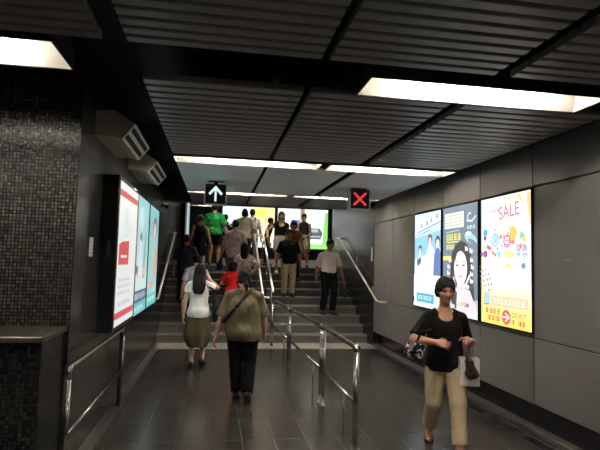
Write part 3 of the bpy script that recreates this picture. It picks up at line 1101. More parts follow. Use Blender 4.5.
class Field:
    """A signed distance grid; every primitive is blended in smoothly, then the surface is meshed."""

    def __init__(self, lo, hi, res):
        self.res = res
        self.lo = np.array(lo, float)
        n = np.ceil((np.array(hi, float) - self.lo) / res).astype(int) + 1
        self.n = n
        self.ax = [self.lo[i] + res * np.arange(n[i]) for i in range(3)]
        self.v = np.full(tuple(n), 0.5, dtype=np.float32)

    def box(self, lo, hi, m):
        s = []
        for i in range(3):
            a = int(max(0, math.floor((lo[i] - m - self.lo[i]) / self.res)))
            b = int(min(self.n[i], math.ceil((hi[i] + m - self.lo[i]) / self.res) + 1))
            if b <= a:
                return None, None
            s.append(slice(a, b))
        P = np.meshgrid(*[self.ax[i][s[i]] for i in range(3)], indexing='ij', sparse=True)
        return tuple(s), P

    def put(self, s, d, k, op):
        v = self.v[s]
        if op == 'u':
            if k > 0:
                h = np.clip(0.5 + 0.5 * (v - d) / k, 0, 1)
                self.v[s] = v * (1 - h) + d * h - k * h * (1 - h)
            else:
                self.v[s] = np.minimum(v, d)
        else:
            if k > 0:
                h = np.clip(0.5 - 0.5 * (v + d) / k, 0, 1)
                self.v[s] = v * (1 - h) - d * h + k * h * (1 - h)
            else:
                self.v[s] = np.maximum(v, -d)

    def cone(self, a, b, ra, rb, k=0.01, op='u', flat=False, fs=False):
        a, b = np.array(a, float), np.array(b, float)
        m = max(ra, rb) + k + 3 * self.res
        s, P = self.box(np.minimum(a, b), np.maximum(a, b), m)
        if s is None:
            return self
        ab = b - a
        L2 = max(float(ab @ ab), 1e-9)
        q = [P[i] - a[i] for i in range(3)]
        t0 = (q[0] * ab[0] + q[1] * ab[1] + q[2] * ab[2]) / L2
        t = np.clip(t0, 0, 1)
        d = np.sqrt(sum((q[i] - t * ab[i]) ** 2 for i in range(3))) - (ra + (rb - ra) * t)
        L = math.sqrt(L2)
        if flat:
            d = np.maximum(d, (t0 - 1) * L)
        if fs:
            d = np.maximum(d, -t0 * L)
        self.put(s, d, k, op)
        return self

    def ell(self, c, r, k=0.01, op='u', M=None):
        c, r = np.array(c, float), np.array(r, float)
        R_ = max(r) if M is not None else r
        s, P = self.box(c - R_, c + R_, k + 3 * self.res)
        if s is None:
            return self
        q = [P[i] - c[i] for i in range(3)]
        if M is not None:
            q = [sum(M[j, i] * q[j] for j in range(3)) for i in range(3)]
        k0 = np.sqrt(sum((q[i] / r[i]) ** 2 for i in range(3)))
        k1 = np.sqrt(sum((q[i] / r[i] ** 2) ** 2 for i in range(3))) + 1e-6
        self.put(s, k0 * (k0 - 1) / k1, k, op)
        return self

    def loft(self, keys, k=0.01, op='u', grow=0.0, n=2.3, ripple=None):
        """keys: (z, cx, cy, half width, half depth), rising z."""
        K = np.array(sorted(keys), float)
        z0, z1 = K[0, 0], K[-1, 0]
        mw, md = K[:, 3].max() + grow, K[:, 4].max() + grow
        lo = (K[:, 1].min() - mw, K[:, 2].min() - md, z0)
        hi = (K[:, 1].max() + mw, K[:, 2].max() + md, z1)
        s, P = self.box(lo, hi, k + 3 * self.res)
        if s is None:
            return self
        z = P[2]
        zz = np.linspace(z0, z1, 60)
        f = []
        for j in range(1, 5):
            y = np.interp(zz, K[:, 0], K[:, j])
            y = np.convolve(np.pad(y, 3, mode='edge'), np.ones(7) / 7, 'valid')
            f.append(np.interp(z, zz, y))
        cx, cy, a, b = f[0], f[1], f[2] + grow, f[3] + grow
        X, Y = P[0] - cx, P[1] - cy
        rr = (np.abs(X / a) ** n + np.abs(Y / b) ** n) ** (1.0 / n)
        d = (rr - 1) * np.minimum(a, b)
        if ripple:
            th = np.arctan2(Y / b, X / a)
            amp, cnt, zf = ripple
            d = d + amp * np.sin(cnt * th + zf * z) * np.clip((z1 - z) / max(z1 - z0, 1e-6), 0.2, 1)
        d = np.maximum(d, np.maximum(z0 - z, z - z1))
        self.put(s, d, k, op)
        return self

    def below(self, z):
        """Keep only what is above z."""
        P = self.ax[2][None, None, :]
        self.v = np.maximum(self.v, (z - P).astype(np.float32))
        return self

    def above(self, z):
        P = self.ax[2][None, None, :]
        self.v = np.maximum(self.v, (P - z).astype(np.float32))
        return self

    def wrinkle(self, amp, f, seed=0):
        rnd = random.Random(seed)
        X, Y, Z = np.meshgrid(*self.ax, indexing='ij', sparse=True)
        w = 0
        for i in range(5):
            d = V3(rnd.uniform(-1, 1), rnd.uniform(-1, 1), rnd.uniform(-0.8, 0.8)) * f * (1 + 0.5 * i)
            w = w + np.sin(d[0] * X + d[1] * Y + d[2] * Z + rnd.uniform(0, 6)) / (1 + 0.4 * i)
        self.v = (self.v + amp * w).astype(np.float32)
        return self

    def surf_y(self, x, z, side):
        """y of the first surface met at (x, z) coming from the back (-1) or the front (+1)."""
        i = int(round((x - self.lo[0]) / self.res))
        k = int(round((z - self.lo[2]) / self.res))
        i = min(max(i, 0), self.n[0] - 1)
        k = min(max(k, 0), self.n[2] - 1)
        ins = np.where(self.v[i, :, k] < 0)[0]
        if len(ins) == 0:
            return None
        return self.ax[1][ins[0] if side < 0 else ins[-1]]

    def mesh(self):
        v = self.v
        res = self.res
        b = v < 0
        nx, ny, nz = v.shape
        c = np.zeros((nx - 1, ny - 1, nz - 1), np.int8)
        sh = [(i, j, k) for i in (0, 1) for j in (0, 1) for k in (0, 1)]
        for i, j, k in sh:
            c += b[i:nx - 1 + i, j:ny - 1 + j, k:nz - 1 + k]
        act = (c > 0) & (c < 8)
        I = np.argwhere(act)
        idx = np.full(act.shape, -1, np.int64)
        idx[act] = np.arange(len(I))
        acc = np.zeros((len(I), 3))
        cnt = np.zeros(len(I))
        for axis in range(3):
            o = [0, 1, 2]
            o.remove(axis)
            for p in (0, 1):
                for q in (0, 1):
                    e = np.zeros(3, int)
                    e[o[0]], e[o[1]] = p, q
                    A = I + e
                    B = A.copy()
                    B[:, axis] += 1
                    va = v[A[:, 0], A[:, 1], A[:, 2]].astype(float)
                    vb = v[B[:, 0], B[:, 1], B[:, 2]].astype(float)
                    m = (va < 0) != (vb < 0)
                    t = np.where(m, va / np.where(m, va - vb, 1), 0)
                    pt = np.tile(e.astype(float), (len(I), 1))
                    pt[:, axis] = t
                    acc[m] += pt[m]
                    cnt[m] += 1
        vert = self.lo + res * (I + acc / np.maximum(cnt, 1)[:, None])
        quads = []
        for axis in range(3):
            o = [(axis + 1) % 3, (axis + 2) % 3]
            sl0 = [slice(None)] * 3
            sl1 = [slice(None)] * 3
            sl0[axis] = slice(0, -1)
            sl1[axis] = slice(1, None)
            ch = b[tuple(sl0)] != b[tuple(sl1)]
            E_ = np.argwhere(ch)
            ok = (E_[:, o[0]] > 0) & (E_[:, o[1]] > 0) & (E_[:, o[0]] < v.shape[o[0]] - 1) & (E_[:, o[1]] < v.shape[o[1]] - 1)
            E_ = E_[ok]
            u = np.zeros(3, int)
            w = np.zeros(3, int)
            u[o[0]] = 1
            w[o[1]] = 1
            q = [E_ - u - w, E_ - w, E_, E_ - u]
            q = np.stack([idx[a[:, 0], a[:, 1], a[:, 2]] for a in q], 1)
            ins = b[E_[:, 0], E_[:, 1], E_[:, 2]]
            q[~ins] = q[~ins][:, ::-1]
            quads.append(q)
        Q = np.concatenate(quads)
        Q = Q[(Q >= 0).all(1)]
        return vert, Q

    def build(self, name, mats, parent, assign=None):
        vert, Q = self.mesh()
        me = bpy.data.meshes.new(name)
        me.vertices.add(len(vert))
        me.vertices.foreach_set('co', vert.astype(np.float32).ravel())
        me.loops.add(Q.size)
        me.loops.foreach_set('vertex_index', Q.astype(np.int32).ravel())
        me.polygons.add(len(Q))
        me.polygons.foreach_set('loop_start', np.arange(0, Q.size, 4, dtype=np.int32))
        me.polygons.foreach_set('loop_total', np.full(len(Q), 4, np.int32))
        mats = mats if isinstance(mats, (list, tuple)) else [mats]
        for m in mats:
            me.materials.append(m)
        if assign is not None:
            me.polygons.foreach_set('material_index', assign(vert[Q].mean(1)).astype(np.int32))
        me.update(calc_edges=True)
        me.validate()
        me.polygons.foreach_set('use_smooth', np.ones(len(me.polygons), bool))
        return link(bpy.data.objects.new(name, me), parent)


def unit(v):
    v = np.array(v, float)
    return v / max(np.linalg.norm(v), 1e-9)


def ik(a, b, l1, l2, pole):
    """Middle joint of a two-bone limb from a to b, bending towards pole."""
    a, b = np.array(a, float), np.array(b, float)
    d = b - a
    L = np.linalg.norm(d)
    if L > (l1 + l2) * 0.999:
        b = a + d / L * (l1 + l2) * 0.999
        d = b - a
        L = np.linalg.norm(d)
    u = d / L
    x = (l1 * l1 - l2 * l2 + L * L) / (2 * L)
    h = math.sqrt(max(l1 * l1 - x * x, 0))
    p = np.array(pole, float)
    p = unit(p - u * (p @ u))
    return a + u * x + p * h, b


SKIN = {}


def skin(rgb):
    k = tuple(rgb)
    if k not in SKIN:
        SKIN[k] = pmat('skin_%d_%d_%d' % k, lin(rgb), 0.55, 0, 0.35, 0.05, 25)
    return SKIN[k]


HAIR_M = pmat('black_hair', (0.011, 0.009, 0.008), 0.6, 0, 0.22, 0.3, 60, 0.25)
HAIR_B = pmat('brown_hair', (0.040, 0.023, 0.014), 0.6, 0, 0.22, 0.3, 60, 0.25)
EYE_M = pmat('dark_eye', (0.01, 0.008, 0.007), 0.2, 0, 0.5)
LIP_M = pmat('lip', (0.22, 0.075, 0.065), 0.45, 0, 0.4)
SOLE_M = pmat('shoe_black', (0.014, 0.013, 0.012), 0.4, 0, 0.5)


def person(label, loc, face, h, build=1.0, depth=1.0, legs=None, arms=None, top=None, bottom=None, shoes=None,
           hair=None, head=(0, 0), lean=0.0, res=0.012, skin_rgb=(190, 145, 115), hipdrop=0.0, face_on=False, female=False, headscale=1.0, group='people in the passage'):
    """One figure. Local frame: +y the way the person faces, +x the person's right, z up from the lowest sole."""
    t = thing('person', label, 'person', loc, R(face), group)
    s = h
    l1, l2 = 0.245 * s, 0.246 * s
    u1, u2 = 0.168 * s, 0.142 * s
    legs = legs or ((-0.02, 0.02, 0, 0), (0.0, -0.02, 0, 0))   # (dx, y, floor z, heel raise degrees) left, right
    foot = h / 1.65
    AN = []
    for side, (dx, y, z, p) in zip((-1, 1), legs):
        p = R(p)
        az = z + 0.012 + (0.10 * math.sin(p) + 0.068 * math.cos(p)) * foot
        AN.append(V3(side * 0.056 * s * (0.8 + 0.2 * build) + dx, y, az))
    hz = min(0.530 * s, min(a[2] + math.sqrt(max(((l1 + l2) * 0.992) ** 2 - (a[1]) ** 2, 0.01)) for a in AN)) - hipdrop
    tl = math.tan(R(lean))
    cyf = lambda z: max(z - hz, -0.05) * tl
    W, D = build, depth
    hipw = 1.08 if female else 1.0
    shw = 0.90 if female else 1.0
    TK = [(-0.075, 0.074 * hipw, 0.056), (-0.03, 0.092 * hipw, 0.064), (0.0, 0.094 * hipw, 0.064), (0.05, 0.088, 0.060), (0.095, 0.078 if female else 0.084, 0.056), (0.15, 0.084, 0.060),
          (0.205, 0.092 * shw, 0.068), (0.235, 0.090 * shw, 0.060), (0.260, 0.066 * shw, 0.047), (0.284, 0.041, 0.038), (0.306, 0.034, 0.034)]
    WZ = lambda z, q: 1 + (q - 1) * (1.0 if z < 0.15 else max(0.35, 1 - (z - 0.15) / 0.14))
    torso = [(hz + z * s, 0.0, cyf(hz + z * s), a * s * WZ(z, W), b * s * WZ(z, D)) for z, a, b in TK]
    nb = V3(0, cyf(hz + 0.29 * s) - 0.012 * s, hz + 0.287 * s)          # neck base
    SH = [V3(sd * 0.103 * s * shw * (0.68 + 0.32 * W), cyf(hz + 0.275 * s) - 0.006 * s, hz + 0.248 * s) for sd in (-1, 1)]
    # head frame
    hs = h / 1.65 * headscale if h > 1.35 else 0.93 * headscale
    pitch, hyaw = R(head[0]), R(head[1])
    Hm = np.array(Matrix.Rotation(hyaw, 3, 'Z') @ Matrix.Rotation(-pitch, 3, 'X'))
    nt_ = nb + V3(0, 0.018 * s, 0.038 * s)
    hc = nt_ + Hm @ V3(0, 0.015, 0.098) * hs
    top_z = hc[2] + 0.11 * hs
    # stretch so that the crown reaches h
    dz = h - 0.012 - top_z + min(0, 0)
    nt_ = nt_ + V3(0, 0, dz * 0.5)
    hc = hc + V3(0, 0, dz)
    HP = lambda x, y, z: hc + Hm @ (V3(x, y, z) * hs)
    # arms
    arms = arms or (dict(), dict())
    AR = []
    for i, sd in enumerate((-1, 1)):
        a = arms[i]
        if 'hand' in a:
            tgt = V3(*a['hand'])
        else:
            sw = a.get('swing', 0.0)
            tgt = SH[i] + V3(sd * (0.035 + a.get('out', 0.02)), sw, 0) * s
            tgt[2] = SH[i][2] - math.sqrt(max((0.296 * s) ** 2 - (sw * s) ** 2, 0.01))
        el, wr = ik(SH[i], tgt, u1, u2, a.get('pole', (sd * 0.35, -1, -0.1)))
        AR.append((el, wr))
    KN = []
    HJ = [V3(sd * 0.052 * s * (0.6 + 0.4 * W), 0, hz) for sd in (-1, 1)]
    for i in range(2):
        kn, an = ik(HJ[i], AN[i], l1, l2, V3((-1, 1)[i] * 0.06, 1, 0))
        KN.append(kn)
    ext = 0.42 * s
    pts = np.array([hc, *[p for a in AR for p in a], *KN, *AN, *SH])
    lo = pts.min(0) - V3(0.17, 0.26, 0.2)
    hi = pts.max(0) + V3(0.17, 0.26, 0.2)
    lo[0] = min(lo[0], -0.17 * s * W)
    hi[0] = max(hi[0], 0.17 * s * W)
    lo[1] = min(lo[1], -0.14 * s * D - 0.05)
    hi[1] = max(hi[1], 0.14 * s * D + 0.05)
    lo[2] = min(0, AN[0][2], AN[1][2]) - 0.1

    # ---- the body: one continuous skin
    F = Field(lo, hi, res)
    F.loft(torso, 0.02)
    F.cone(nb - V3(0, 0, 0.03 * s), nt_ + V3(0, 0, 0.03), (0.034 if female else 0.038) * s * (0.7 + 0.3 * W), 0.031 * s, 0.03)
    for i, sd in enumerate((-1, 1)):
        el, wr = AR[i]
        af = 0.6 + 0.4 * W
        F.cone(V3(sd * 0.03 * s, nb[1], nb[2] - 0.01 * s), SH[i], 0.026 * s, 0.032 * s * af, 0.03)
        F.cone(SH[i], el, 0.031 * s * af, 0.0235 * s * af, 0.02)
        F.cone(el, el + (wr - el) * 0.35, 0.0235 * s * af, 0.0245 * s * af, 0.012)
        F.cone(el + (wr - el) * 0.35, wr, 0.0245 * s * af, 0.0155 * s, 0.012)
        # hand
        fd = unit(wr - el)
        a = arms[i]
        hd = unit(a.get('hdir', fd))
        pn = np.array(a.get('palm', (-sd, 0.15, 0)), float)
        pn = unit(pn - hd * (pn @ hd))
        ac = np.cross(hd, pn)
        th = np.array(a.get('thumb', (0, 1, 0.2)), float)
        if ac @ th < 0:
            ac = -ac                                    # across the palm, towards the thumb
        q = h / 1.65 * 1.0
        curl = a.get('curl', 25)
        fine = res < 0.009
        fr = 0.0083 if fine else 0.0105
        for j, (o, L, cj) in enumerate(((0.030, 0.070, 0.9), (0.0105, 0.078, 1.0), (-0.0105, 0.073, 1.1), (-0.030, 0.058, 1.25))):
            base = wr + hd * 0.012 * q + ac * o * 0.6 * q
            kn_ = wr + hd * 0.085 * q + ac * o * q
            F.cone(base, kn_, 0.0145 * q, 0.0115 * q, 0.012)
            ang = R(curl * cj)
            p = kn_
            dirn = hd + ac * o * 3.2
            tot = 0.0
            for seg, fl in ((0.45, 0.6), (0.31, 1.0), (0.24, 0.7)):
                tot += ang * fl
                dd = unit(unit(dirn) * math.cos(tot) + pn * math.sin(tot))
                p2 = p + dd * L * seg * q
                F.cone(p, p2, fr * q, fr * 0.9 * q, 0.004)
                p = p2
        tb = wr + hd * 0.022 * q + ac * 0.022 * q + pn * 0.006
        t1 = tb + unit(hd * 0.6 + ac * 0.75 + pn * 0.35) * 0.042 * q
        t2 = t1 + unit(hd * 0.9 + ac * 0.25 + pn * (0.3 + curl / 90)) * 0.030 * q
        t3 = t2 + unit(hd * 0.95 + pn * (0.35 + curl / 60)) * 0.022 * q
        F.cone(tb, t1, 0.0125 * q, 0.0105 * q, 0.008)
        F.cone(t1, t2, 0.0105 * q, 0.0095 * q, 0.005)
        F.cone(t2, t3, 0.0095 * q, 0.008 * q, 0.005)
        # leg
        lf = 0.55 + 0.45 * W
        hj = HJ[i]
        kn, an = KN[i], AN[i]
        F.cone(hj - V3(0, 0, 0.01), kn, 0.052 * s * lf, 0.033 * s * lf, 0.02)
        c1 = kn + (an - kn) * 0.3 + V3(0, -0.010 * s, 0)
        F.cone(kn, c1, 0.033 * s * lf, 0.0335 * s * lf, 0.02)
        F.cone(c1, an, 0.0335 * s * lf, 0.020 * s, 0.02)
        p = R(legs[i][3])
        fwd_ = V3(math.sin(R((-1, 1)[i] * 8)), math.cos(R(8)), 0)
        fa = lambda f, u: an + fwd_ * (f * math.cos(p) + u * math.sin(p)) * foot + V3(0, 0, (-f * math.sin(p) + u * math.cos(p)) * foot)
        toe_up = lambda f, u: an + fwd_ * (f * math.cos(p) + u * math.sin(p)) * foot + V3(0, 0, (-0.10 * math.sin(p) + u * math.cos(p)) * foot)
        heel, ball, toe = fa(-0.038, -0.045), fa(0.095, -0.053), toe_up(0.165, -0.056)
        F.cone(an, heel, 0.019 * s, 0.021 * s, 0.02)
        F.cone(an, ball, 0.020 * s, 0.016 * s, 0.02)
        F.cone(heel, ball, 0.019 * s, 0.018 * s, 0.02)
        F.cone(ball, toe, 0.021 * s, 0.014 * s, 0.02)
    # head
    F.ell(HP(0, -0.006, 0.024), V3(0.074, 0.092, 0.087) * hs, 0.02, M=Hm)
    F.ell(HP(0, 0.020, -0.045), V3(0.057, 0.066, 0.069) * hs, 0.03, M=Hm)
    F.ell(HP(0, 0.064, -0.094), V3(0.022, 0.02, 0.018) * hs, 0.025, M=Hm)
    for sd in (-1, 1):
        F.ell(HP(sd * 0.038, 0.058, -0.026), V3(0.024, 0.022, 0.024) * hs, 0.03, M=Hm)
        F.ell(HP(sd * 0.076, -0.004, -0.008), V3(0.009, 0.019, 0.031) * hs, 0.006, M=Hm)
    if face_on:
        F.cone(HP(-0.034, 0.080, 0.026), HP(0.034, 0.080, 0.026), 0.011 * hs, 0.011 * hs, 0.015)
        for sd in (-1, 1):
            F.ell(HP(sd * 0.031, 0.098, 0.004), V3(0.018, 0.014, 0.013) * hs, 0.010, 's', Hm)
            F.ell(HP(sd * 0.031, 0.0765, 0.004), V3(0.0135, 0.0135, 0.012) * hs, 0.003, M=Hm)
            F.ell(HP(sd * 0.012, 0.093, -0.034), V3(0.009, 0.010, 0.008) * hs, 0.006, M=Hm)
        F.cone(HP(-0.020, 0.079, -0.066), HP(0.020, 0.079, -0.066), 0.008 * hs, 0.008 * hs, 0.007)
        F.cone(HP(-0.010, 0.082, -0.073), HP(0.010, 0.082, -0.073), 0.008 * hs, 0.008 * hs, 0.006)
    F.cone(HP(0, 0.080, 0.008), HP(0, 0.101, -0.032), 0.008 * hs, 0.0125 * hs, 0.012)

    def paint(c):
        q = (c - hc) @ Hm / hs
        x, y, z = q[:, 0], q[:, 1], q[:, 2]
        r = np.zeros(len(c), int)
        fr_ = y > 0.045
        r[fr_ & (np.abs(np.abs(x) - 0.031) < 0.015) & (np.abs(z - 0.0035) < (0.0055 if face_on else 0.008))] = 1
        r[fr_ & (np.abs(np.abs(x) - 0.032) < 0.020) & (np.abs(z - 0.031) < 0.0055)] = 2
        r[fr_ & (np.abs(x) < 0.024) & (np.abs(z + 0.069) < 0.0085)] = 3
        return r
    F.build('body', [skin(skin_rgb), EYE_M, HAIR_M, LIP_M], t, paint)

    # ---- hair
    hr = hair or dict(style='short')
    hm = hr.get('mat', HAIR_M)
    vol = hr.get('vol', 0.0)
    sty = hr['style']
    hl = hr.get('length', 0.3)
    hb = hc[2] - hl * s
    H = Field((hc[0] - 0.22, hc[1] - 0.26, min(hc[2] - 0.25, hb - 0.05)), hc + V3(0.22, 0.26, 0.25), min(res, 0.01))
    H.ell(HP(0, -0.010, 0.030), V3(0.083 + vol, 0.100 + vol, 0.094 + vol) * hs, 0.01, M=Hm)
    if sty != 'short' or vol > 0.01:
        H.ell(HP(0, -0.03, -0.02), V3(0.078 + vol, 0.072 + vol, 0.085) * hs, 0.02, M=Hm)
    else:
        H.ell(HP(0, -0.035, -0.015), V3(0.074, 0.062, 0.075) * hs, 0.02, M=Hm)
    H.ell(HP(0, 0.112, -0.058 + hr.get('fringe', 0)), V3(0.074, 0.090, 0.108) * hs, 0.008, 's', Hm)
    H.ell(HP(0, 0.130, -0.02 + hr.get('fringe', 0)), V3(0.062, 0.075, 0.066) * hs, 0.012, 's', Hm)
    if sty in ('short', 'pony'):
        for sd in (-1, 1):
            H.ell(HP(sd * 0.085, 0.030, -0.055), V3(0.045, 0.055, 0.055) * hs, 0.01, 's', Hm)
        H.ell(HP(0, -0.06, -0.155), V3(0.14, 0.14, 0.085) * hs, 0.01, 's', Hm)
    if sty == 'long':
        yb = hc[1] - 0.055 * hs
        bk = nb[1] - 0.075 * s * D
        wd = hr.get('width', 0.075)
        H.loft([(hb, hr.get('dx', 0), bk - 0.005, wd * 0.55, 0.022), (hb + 0.05, hr.get('dx', 0), bk, wd * 0.9, 0.03), (nb[2], 0, bk + 0.01, wd, 0.035),
                (hc[2] - 0.06, hc[0], yb, wd * 1.02, 0.05), (hc[2] + 0.03, hc[0], yb, 0.07, 0.045)], 0.03, ripple=(0.004, 9, 20))
        for sd in (-1, 1):
            if hr.get('front', True):
                H.cone(HP(sd * 0.072, 0.005, 0.02), HP(sd * 0.078, 0.0, -0.12), 0.022, 0.018, 0.02)
    if sty == 'bob':
        for sd in (-1, 1):
            H.cone(HP(sd * 0.070, -0.01, 0.0), HP(sd * 0.074, -0.012, -0.085), 0.026, 0.02, 0.02)
        H.loft([(hc[2] - 0.11, hc[0], hc[1] - 0.045, 0.07, 0.04), (hc[2], hc[0], hc[1] - 0.04, 0.075, 0.055)], 0.03)
    if sty == 'pony':
        a = HP(0.02, -0.098, -0.03)
        H.ell(a, (0.03, 0.025, 0.03), 0.02)
        H.cone(a, a + V3(0.02, -0.035, -0.06), 0.024, 0.028, 0.015)
        H.cone(a + V3(0.02, -0.035, -0.06), a + V3(0.025, -0.03, -0.125), 0.028, 0.012, 0.015)
    H.wrinkle(0.0034 if hr.get('curl') else 0.0012, 110 if hr.get('curl') else 90, 3)
    H.build('hair', hm, t)

    # ---- bottom garment
    bo = bottom or dict(type='trousers', mat=cloth((30, 30, 32)))
    e = bo.get('ease', 0.012)
    B = Field(lo - V3(0.1, 0.1, 0), hi + V3(0.1, 0.1, 0), res)
    waist = hz + bo.get('waist', 0.075) * s
    if bo['type'] in ('trousers', 'shorts'):
        tk = [k for k in torso if hz - 0.09 * s < k[0] < waist] + [(waist, 0, cyf(waist), np.interp(waist, [k[0] for k in torso], [k[3] for k in torso]), np.interp(waist, [k[0] for k in torso], [k[4] for k in torso]))]
        B.loft(tk, 0.02, grow=e * 0.8)
        B.ell((0, -0.018 * s, hz - 0.02 * s), (0.090 * s * W * hipw, 0.070 * s * D, 0.07 * s), 0.03)
        for i in range(2):
            lf = 0.55 + 0.45 * W
            hj, kn, an = HJ[i], KN[i], AN[i]
            hemr = bo.get('hem', 0.034) * s
            B.cone(hj, kn, 0.056 * s * lf + e, max(0.040 * s * lf + e * 0.8, hemr * 0.9), 0.02, flat=False) if bo['type'] == 'trousers' else \
                B.cone(hj, hj + (kn - hj) * bo.get('length', 0.85), 0.056 * s * lf + e, 0.049 * s * lf + e * 1.6, 0.015, flat=True)
            if bo['type'] == 'trousers':
                L = bo.get('length', 0.97)
                B.cone(kn, kn + (an - kn) * L + V3(0, -0.008, 0), max(0.040 * s * lf + e * 0.8, hemr * 0.9), hemr + e * 0.5, 0.015, flat=True)
        B.wrinkle(bo.get('wr', 0.0016), 38, 5)
    else:
        zl = bo['hemz'] * s
        keys = [(zl, 0, bo.get('cy', 0), bo['hw'] * s, bo['hd'] * s)]
        if 'mid' in bo:
            keys.append((bo['mid'][0] * s, 0, bo.get('cy', 0), bo['mid'][1] * s, bo['mid'][2] * s))
        keys += [(hz - 0.01 * s, 0, 0, 0.100 * s * W * hipw, 0.074 * s * D), (waist, 0, cyf(waist), 0.088 * s * W, 0.064 * s * D)]
        B.loft(keys, 0.01, ripple=(bo.get('ripple', 0.006), bo.get('folds', 11), 3), n=2.1)
    B.build(bo.get('name', 'shorts' if bo['type'] == 'shorts' else ('skirt' if bo['type'] == 'skirt' else 'trousers')), bo['mat'], t)

    # ---- top garment
    to = top
    T = Field(lo - V3(0.1, 0.1, 0), hi + V3(0.1, 0.1, 0), res)
    e = to.get('ease', 0.012)
    hem = hz + to.get('hem', -0.02) * s
    sw_ = to.get('sleeve', 0.6)
    kz = [k[0] for k in torso]
    tk = [(hem, 0, cyf(hem), np.interp(hem, kz, [k[3] for k in torso]) + to.get('flare', 0.0) * s, np.interp(hem, kz, [k[4] for k in torso]) + to.get('flare', 0.0) * s)]
    fl0 = to.get('flare', 0.0) * s
    for k in torso:
        if k[0] > hem + 0.02:
            f_ = fl0 * max(0, 1 - (k[0] - hem) / (0.3 * s))
            bl = to.get('belly', 0.0) * s * math.exp(-((k[0] - hz - 0.09 * s) / (0.09 * s)) ** 2)
            tk.append((k[0], k[1], k[2] + bl * 0.35, max(k[3], to.get('minw', 0) * s if k[0] < hz + 0.2 * s else 0) + f_ + bl * 0.4, k[4] + f_ * 0.8 + bl * 0.5))
    T.loft(tk, 0.02, grow=e)
    if to.get('hem', -0.02) < -0.03:
        T.ell((0, -0.018 * s, hz - 0.02 * s), (0.090 * s * W * hipw + e + 0.006, 0.070 * s * D + e + 0.008, 0.075 * s + e), 0.03)
        T.below(hem)
    for i, sd in enumerate((-1, 1)):
        af = 0.6 + 0.4 * W
        el, wr = AR[i]
        if sw_ > 0:
            T.cone(V3(sd * 0.03 * s, nb[1], nb[2] + 0.002 * s), SH[i], 0.025 * s + e * 0.6, 0.031 * s * af + e * 0.8, 0.03)
            end = SH[i] + (el - SH[i]) * min(sw_, 1)
            T.cone(SH[i], end, 0.031 * s * af + e * 0.8, 0.028 * s * af + e * to.get('sl_ease', 1.3), 0.015, flat=sw_ <= 1)
            if sw_ > 1:
                T.cone(el, el + (wr - el) * (sw_ - 1), 0.028 * s * af + e, 0.020 * s + e, 0.012, flat=True)
        else:
            T.cone(V3(sd * 0.03 * s, nb[1], nb[2] - 0.008 * s), SH[i] - V3(sd * 0.018 * s, 0, 0), 0.027 * s + e * 0.5, 0.030 * s + e * 0.6, 0.03, flat=True)
    nk = to.get('neck', 0.0)
    T.cone(nb - V3(0, -0.012, 0.02 * s), nb + V3(0, 0.02, 0.10), (0.036 * s) * (0.7 + 0.3 * W) + 0.004 + nk * 0.4, (0.040 * s) + 0.012 + nk, 0.008, 's')
    if nk > 0 or to.get('vneck'):
        dv = to.get('vneck', 0)
        T.ell(nb + V3(0, 0.075 * s, -0.005 * s - dv), (0.040 * s + nk, 0.055 * s, 0.035 * s + dv + nk * 0.6), 0.006, 's')
    T.wrinkle(to.get('wr', 0.0018), to.get('wf', 30), to.get('seed', 1))
    shirt = T.build(to.get('name', 'shirt'), to['mat'], t)
    if to.get('collar'):
        C = Field(nb - V3(0.12, 0.12, 0.06), nb + V3(0.12, 0.14, 0.12), 0.007)
        a = nb + V3(0, -0.002, 0.004)
        b_ = nb + V3(0, 0.012 * s, 0.030 * s)
        C.cone(a, b_, 0.047 * s, 0.042 * s, 0.0, flat=True, fs=True)
        C.cone(a - V3(0, 0, 0.02), b_ + V3(0, 0.01, 0.03), 0.040 * s, 0.036 * s, 0.003, 's')
        C.ell(b_ + V3(0, 0.07, -0.03), (0.014, 0.05, 0.06), 0.004, 's')
        C.build('collar', to['collar'], shirt)
    # ---- shoes
    sh = shoes or dict(mat=SOLE_M)
    for i in range(2):
        an = AN[i]
        p = R(legs[i][3])
        fwd_ = V3(math.sin(R((-1, 1)[i] * 8)), math.cos(R(8)), 0)
        fa = lambda f, u: an + fwd_ * (f * math.cos(p) + u * math.sin(p)) * foot + V3(0, 0, (-f * math.sin(p) + u * math.cos(p)) * foot)
        tu = lambda f, u: an + fwd_ * (f * math.cos(p) + u * math.sin(p)) * foot + V3(0, 0, (-0.10 * math.sin(p) + u * math.cos(p)) * foot)
        S = Field(an - V3(0.13, 0.26, 0.2), an + V3(0.13, 0.28, 0.16), min(res, 0.009))
        if sh.get('sandal'):
            S.cone(fa(-0.045, -0.075), fa(0.095, -0.077), 0.030, 0.040, 0.01)
            S.cone(fa(0.095, -0.077), tu(0.175, -0.077), 0.040, 0.030, 0.01)
            X, Y, Z = S.ax[0][:, None, None], S.ax[1][None, :, None], S.ax[2][None, None, :]
            up_ = V3(fwd_[0] * math.sin(p), fwd_[1] * math.sin(p), math.cos(p))
            c0 = fa(0.02, -0.064)
            S.v = np.maximum(S.v, ((X - c0[0]) * up_[0] + (Y - c0[1]) * up_[1] + (Z - c0[2]) * up_[2]).astype(np.float32))
            c1 = fa(0.02, -0.084)
            S.v = np.maximum(S.v, -((X - c1[0]) * up_[0] + (Y - c1[1]) * up_[1] + (Z - c1[2]) * up_[2]).astype(np.float32))
            so = S.build('sandal', sh['mat'], t)
            m = MB()
            rt_ = V3(fwd_[1], -fwd_[0], 0)
            for f in (0.085, 0.12):
                arc = []
                for k in range(9):
                    th = PI * k / 8
                    arc.append(tuple(fa(f, -0.070) + rt_ * math.cos(th) * 0.043 * foot + (fa(f, 0.0) - fa(f, -1.0)) / foot * math.sin(th) * 0.050 * foot))
                m.tube(arc, 0.006, 6)
            m.build('sandal_strap', sh.get('strap', sh['mat']), so)
        else:
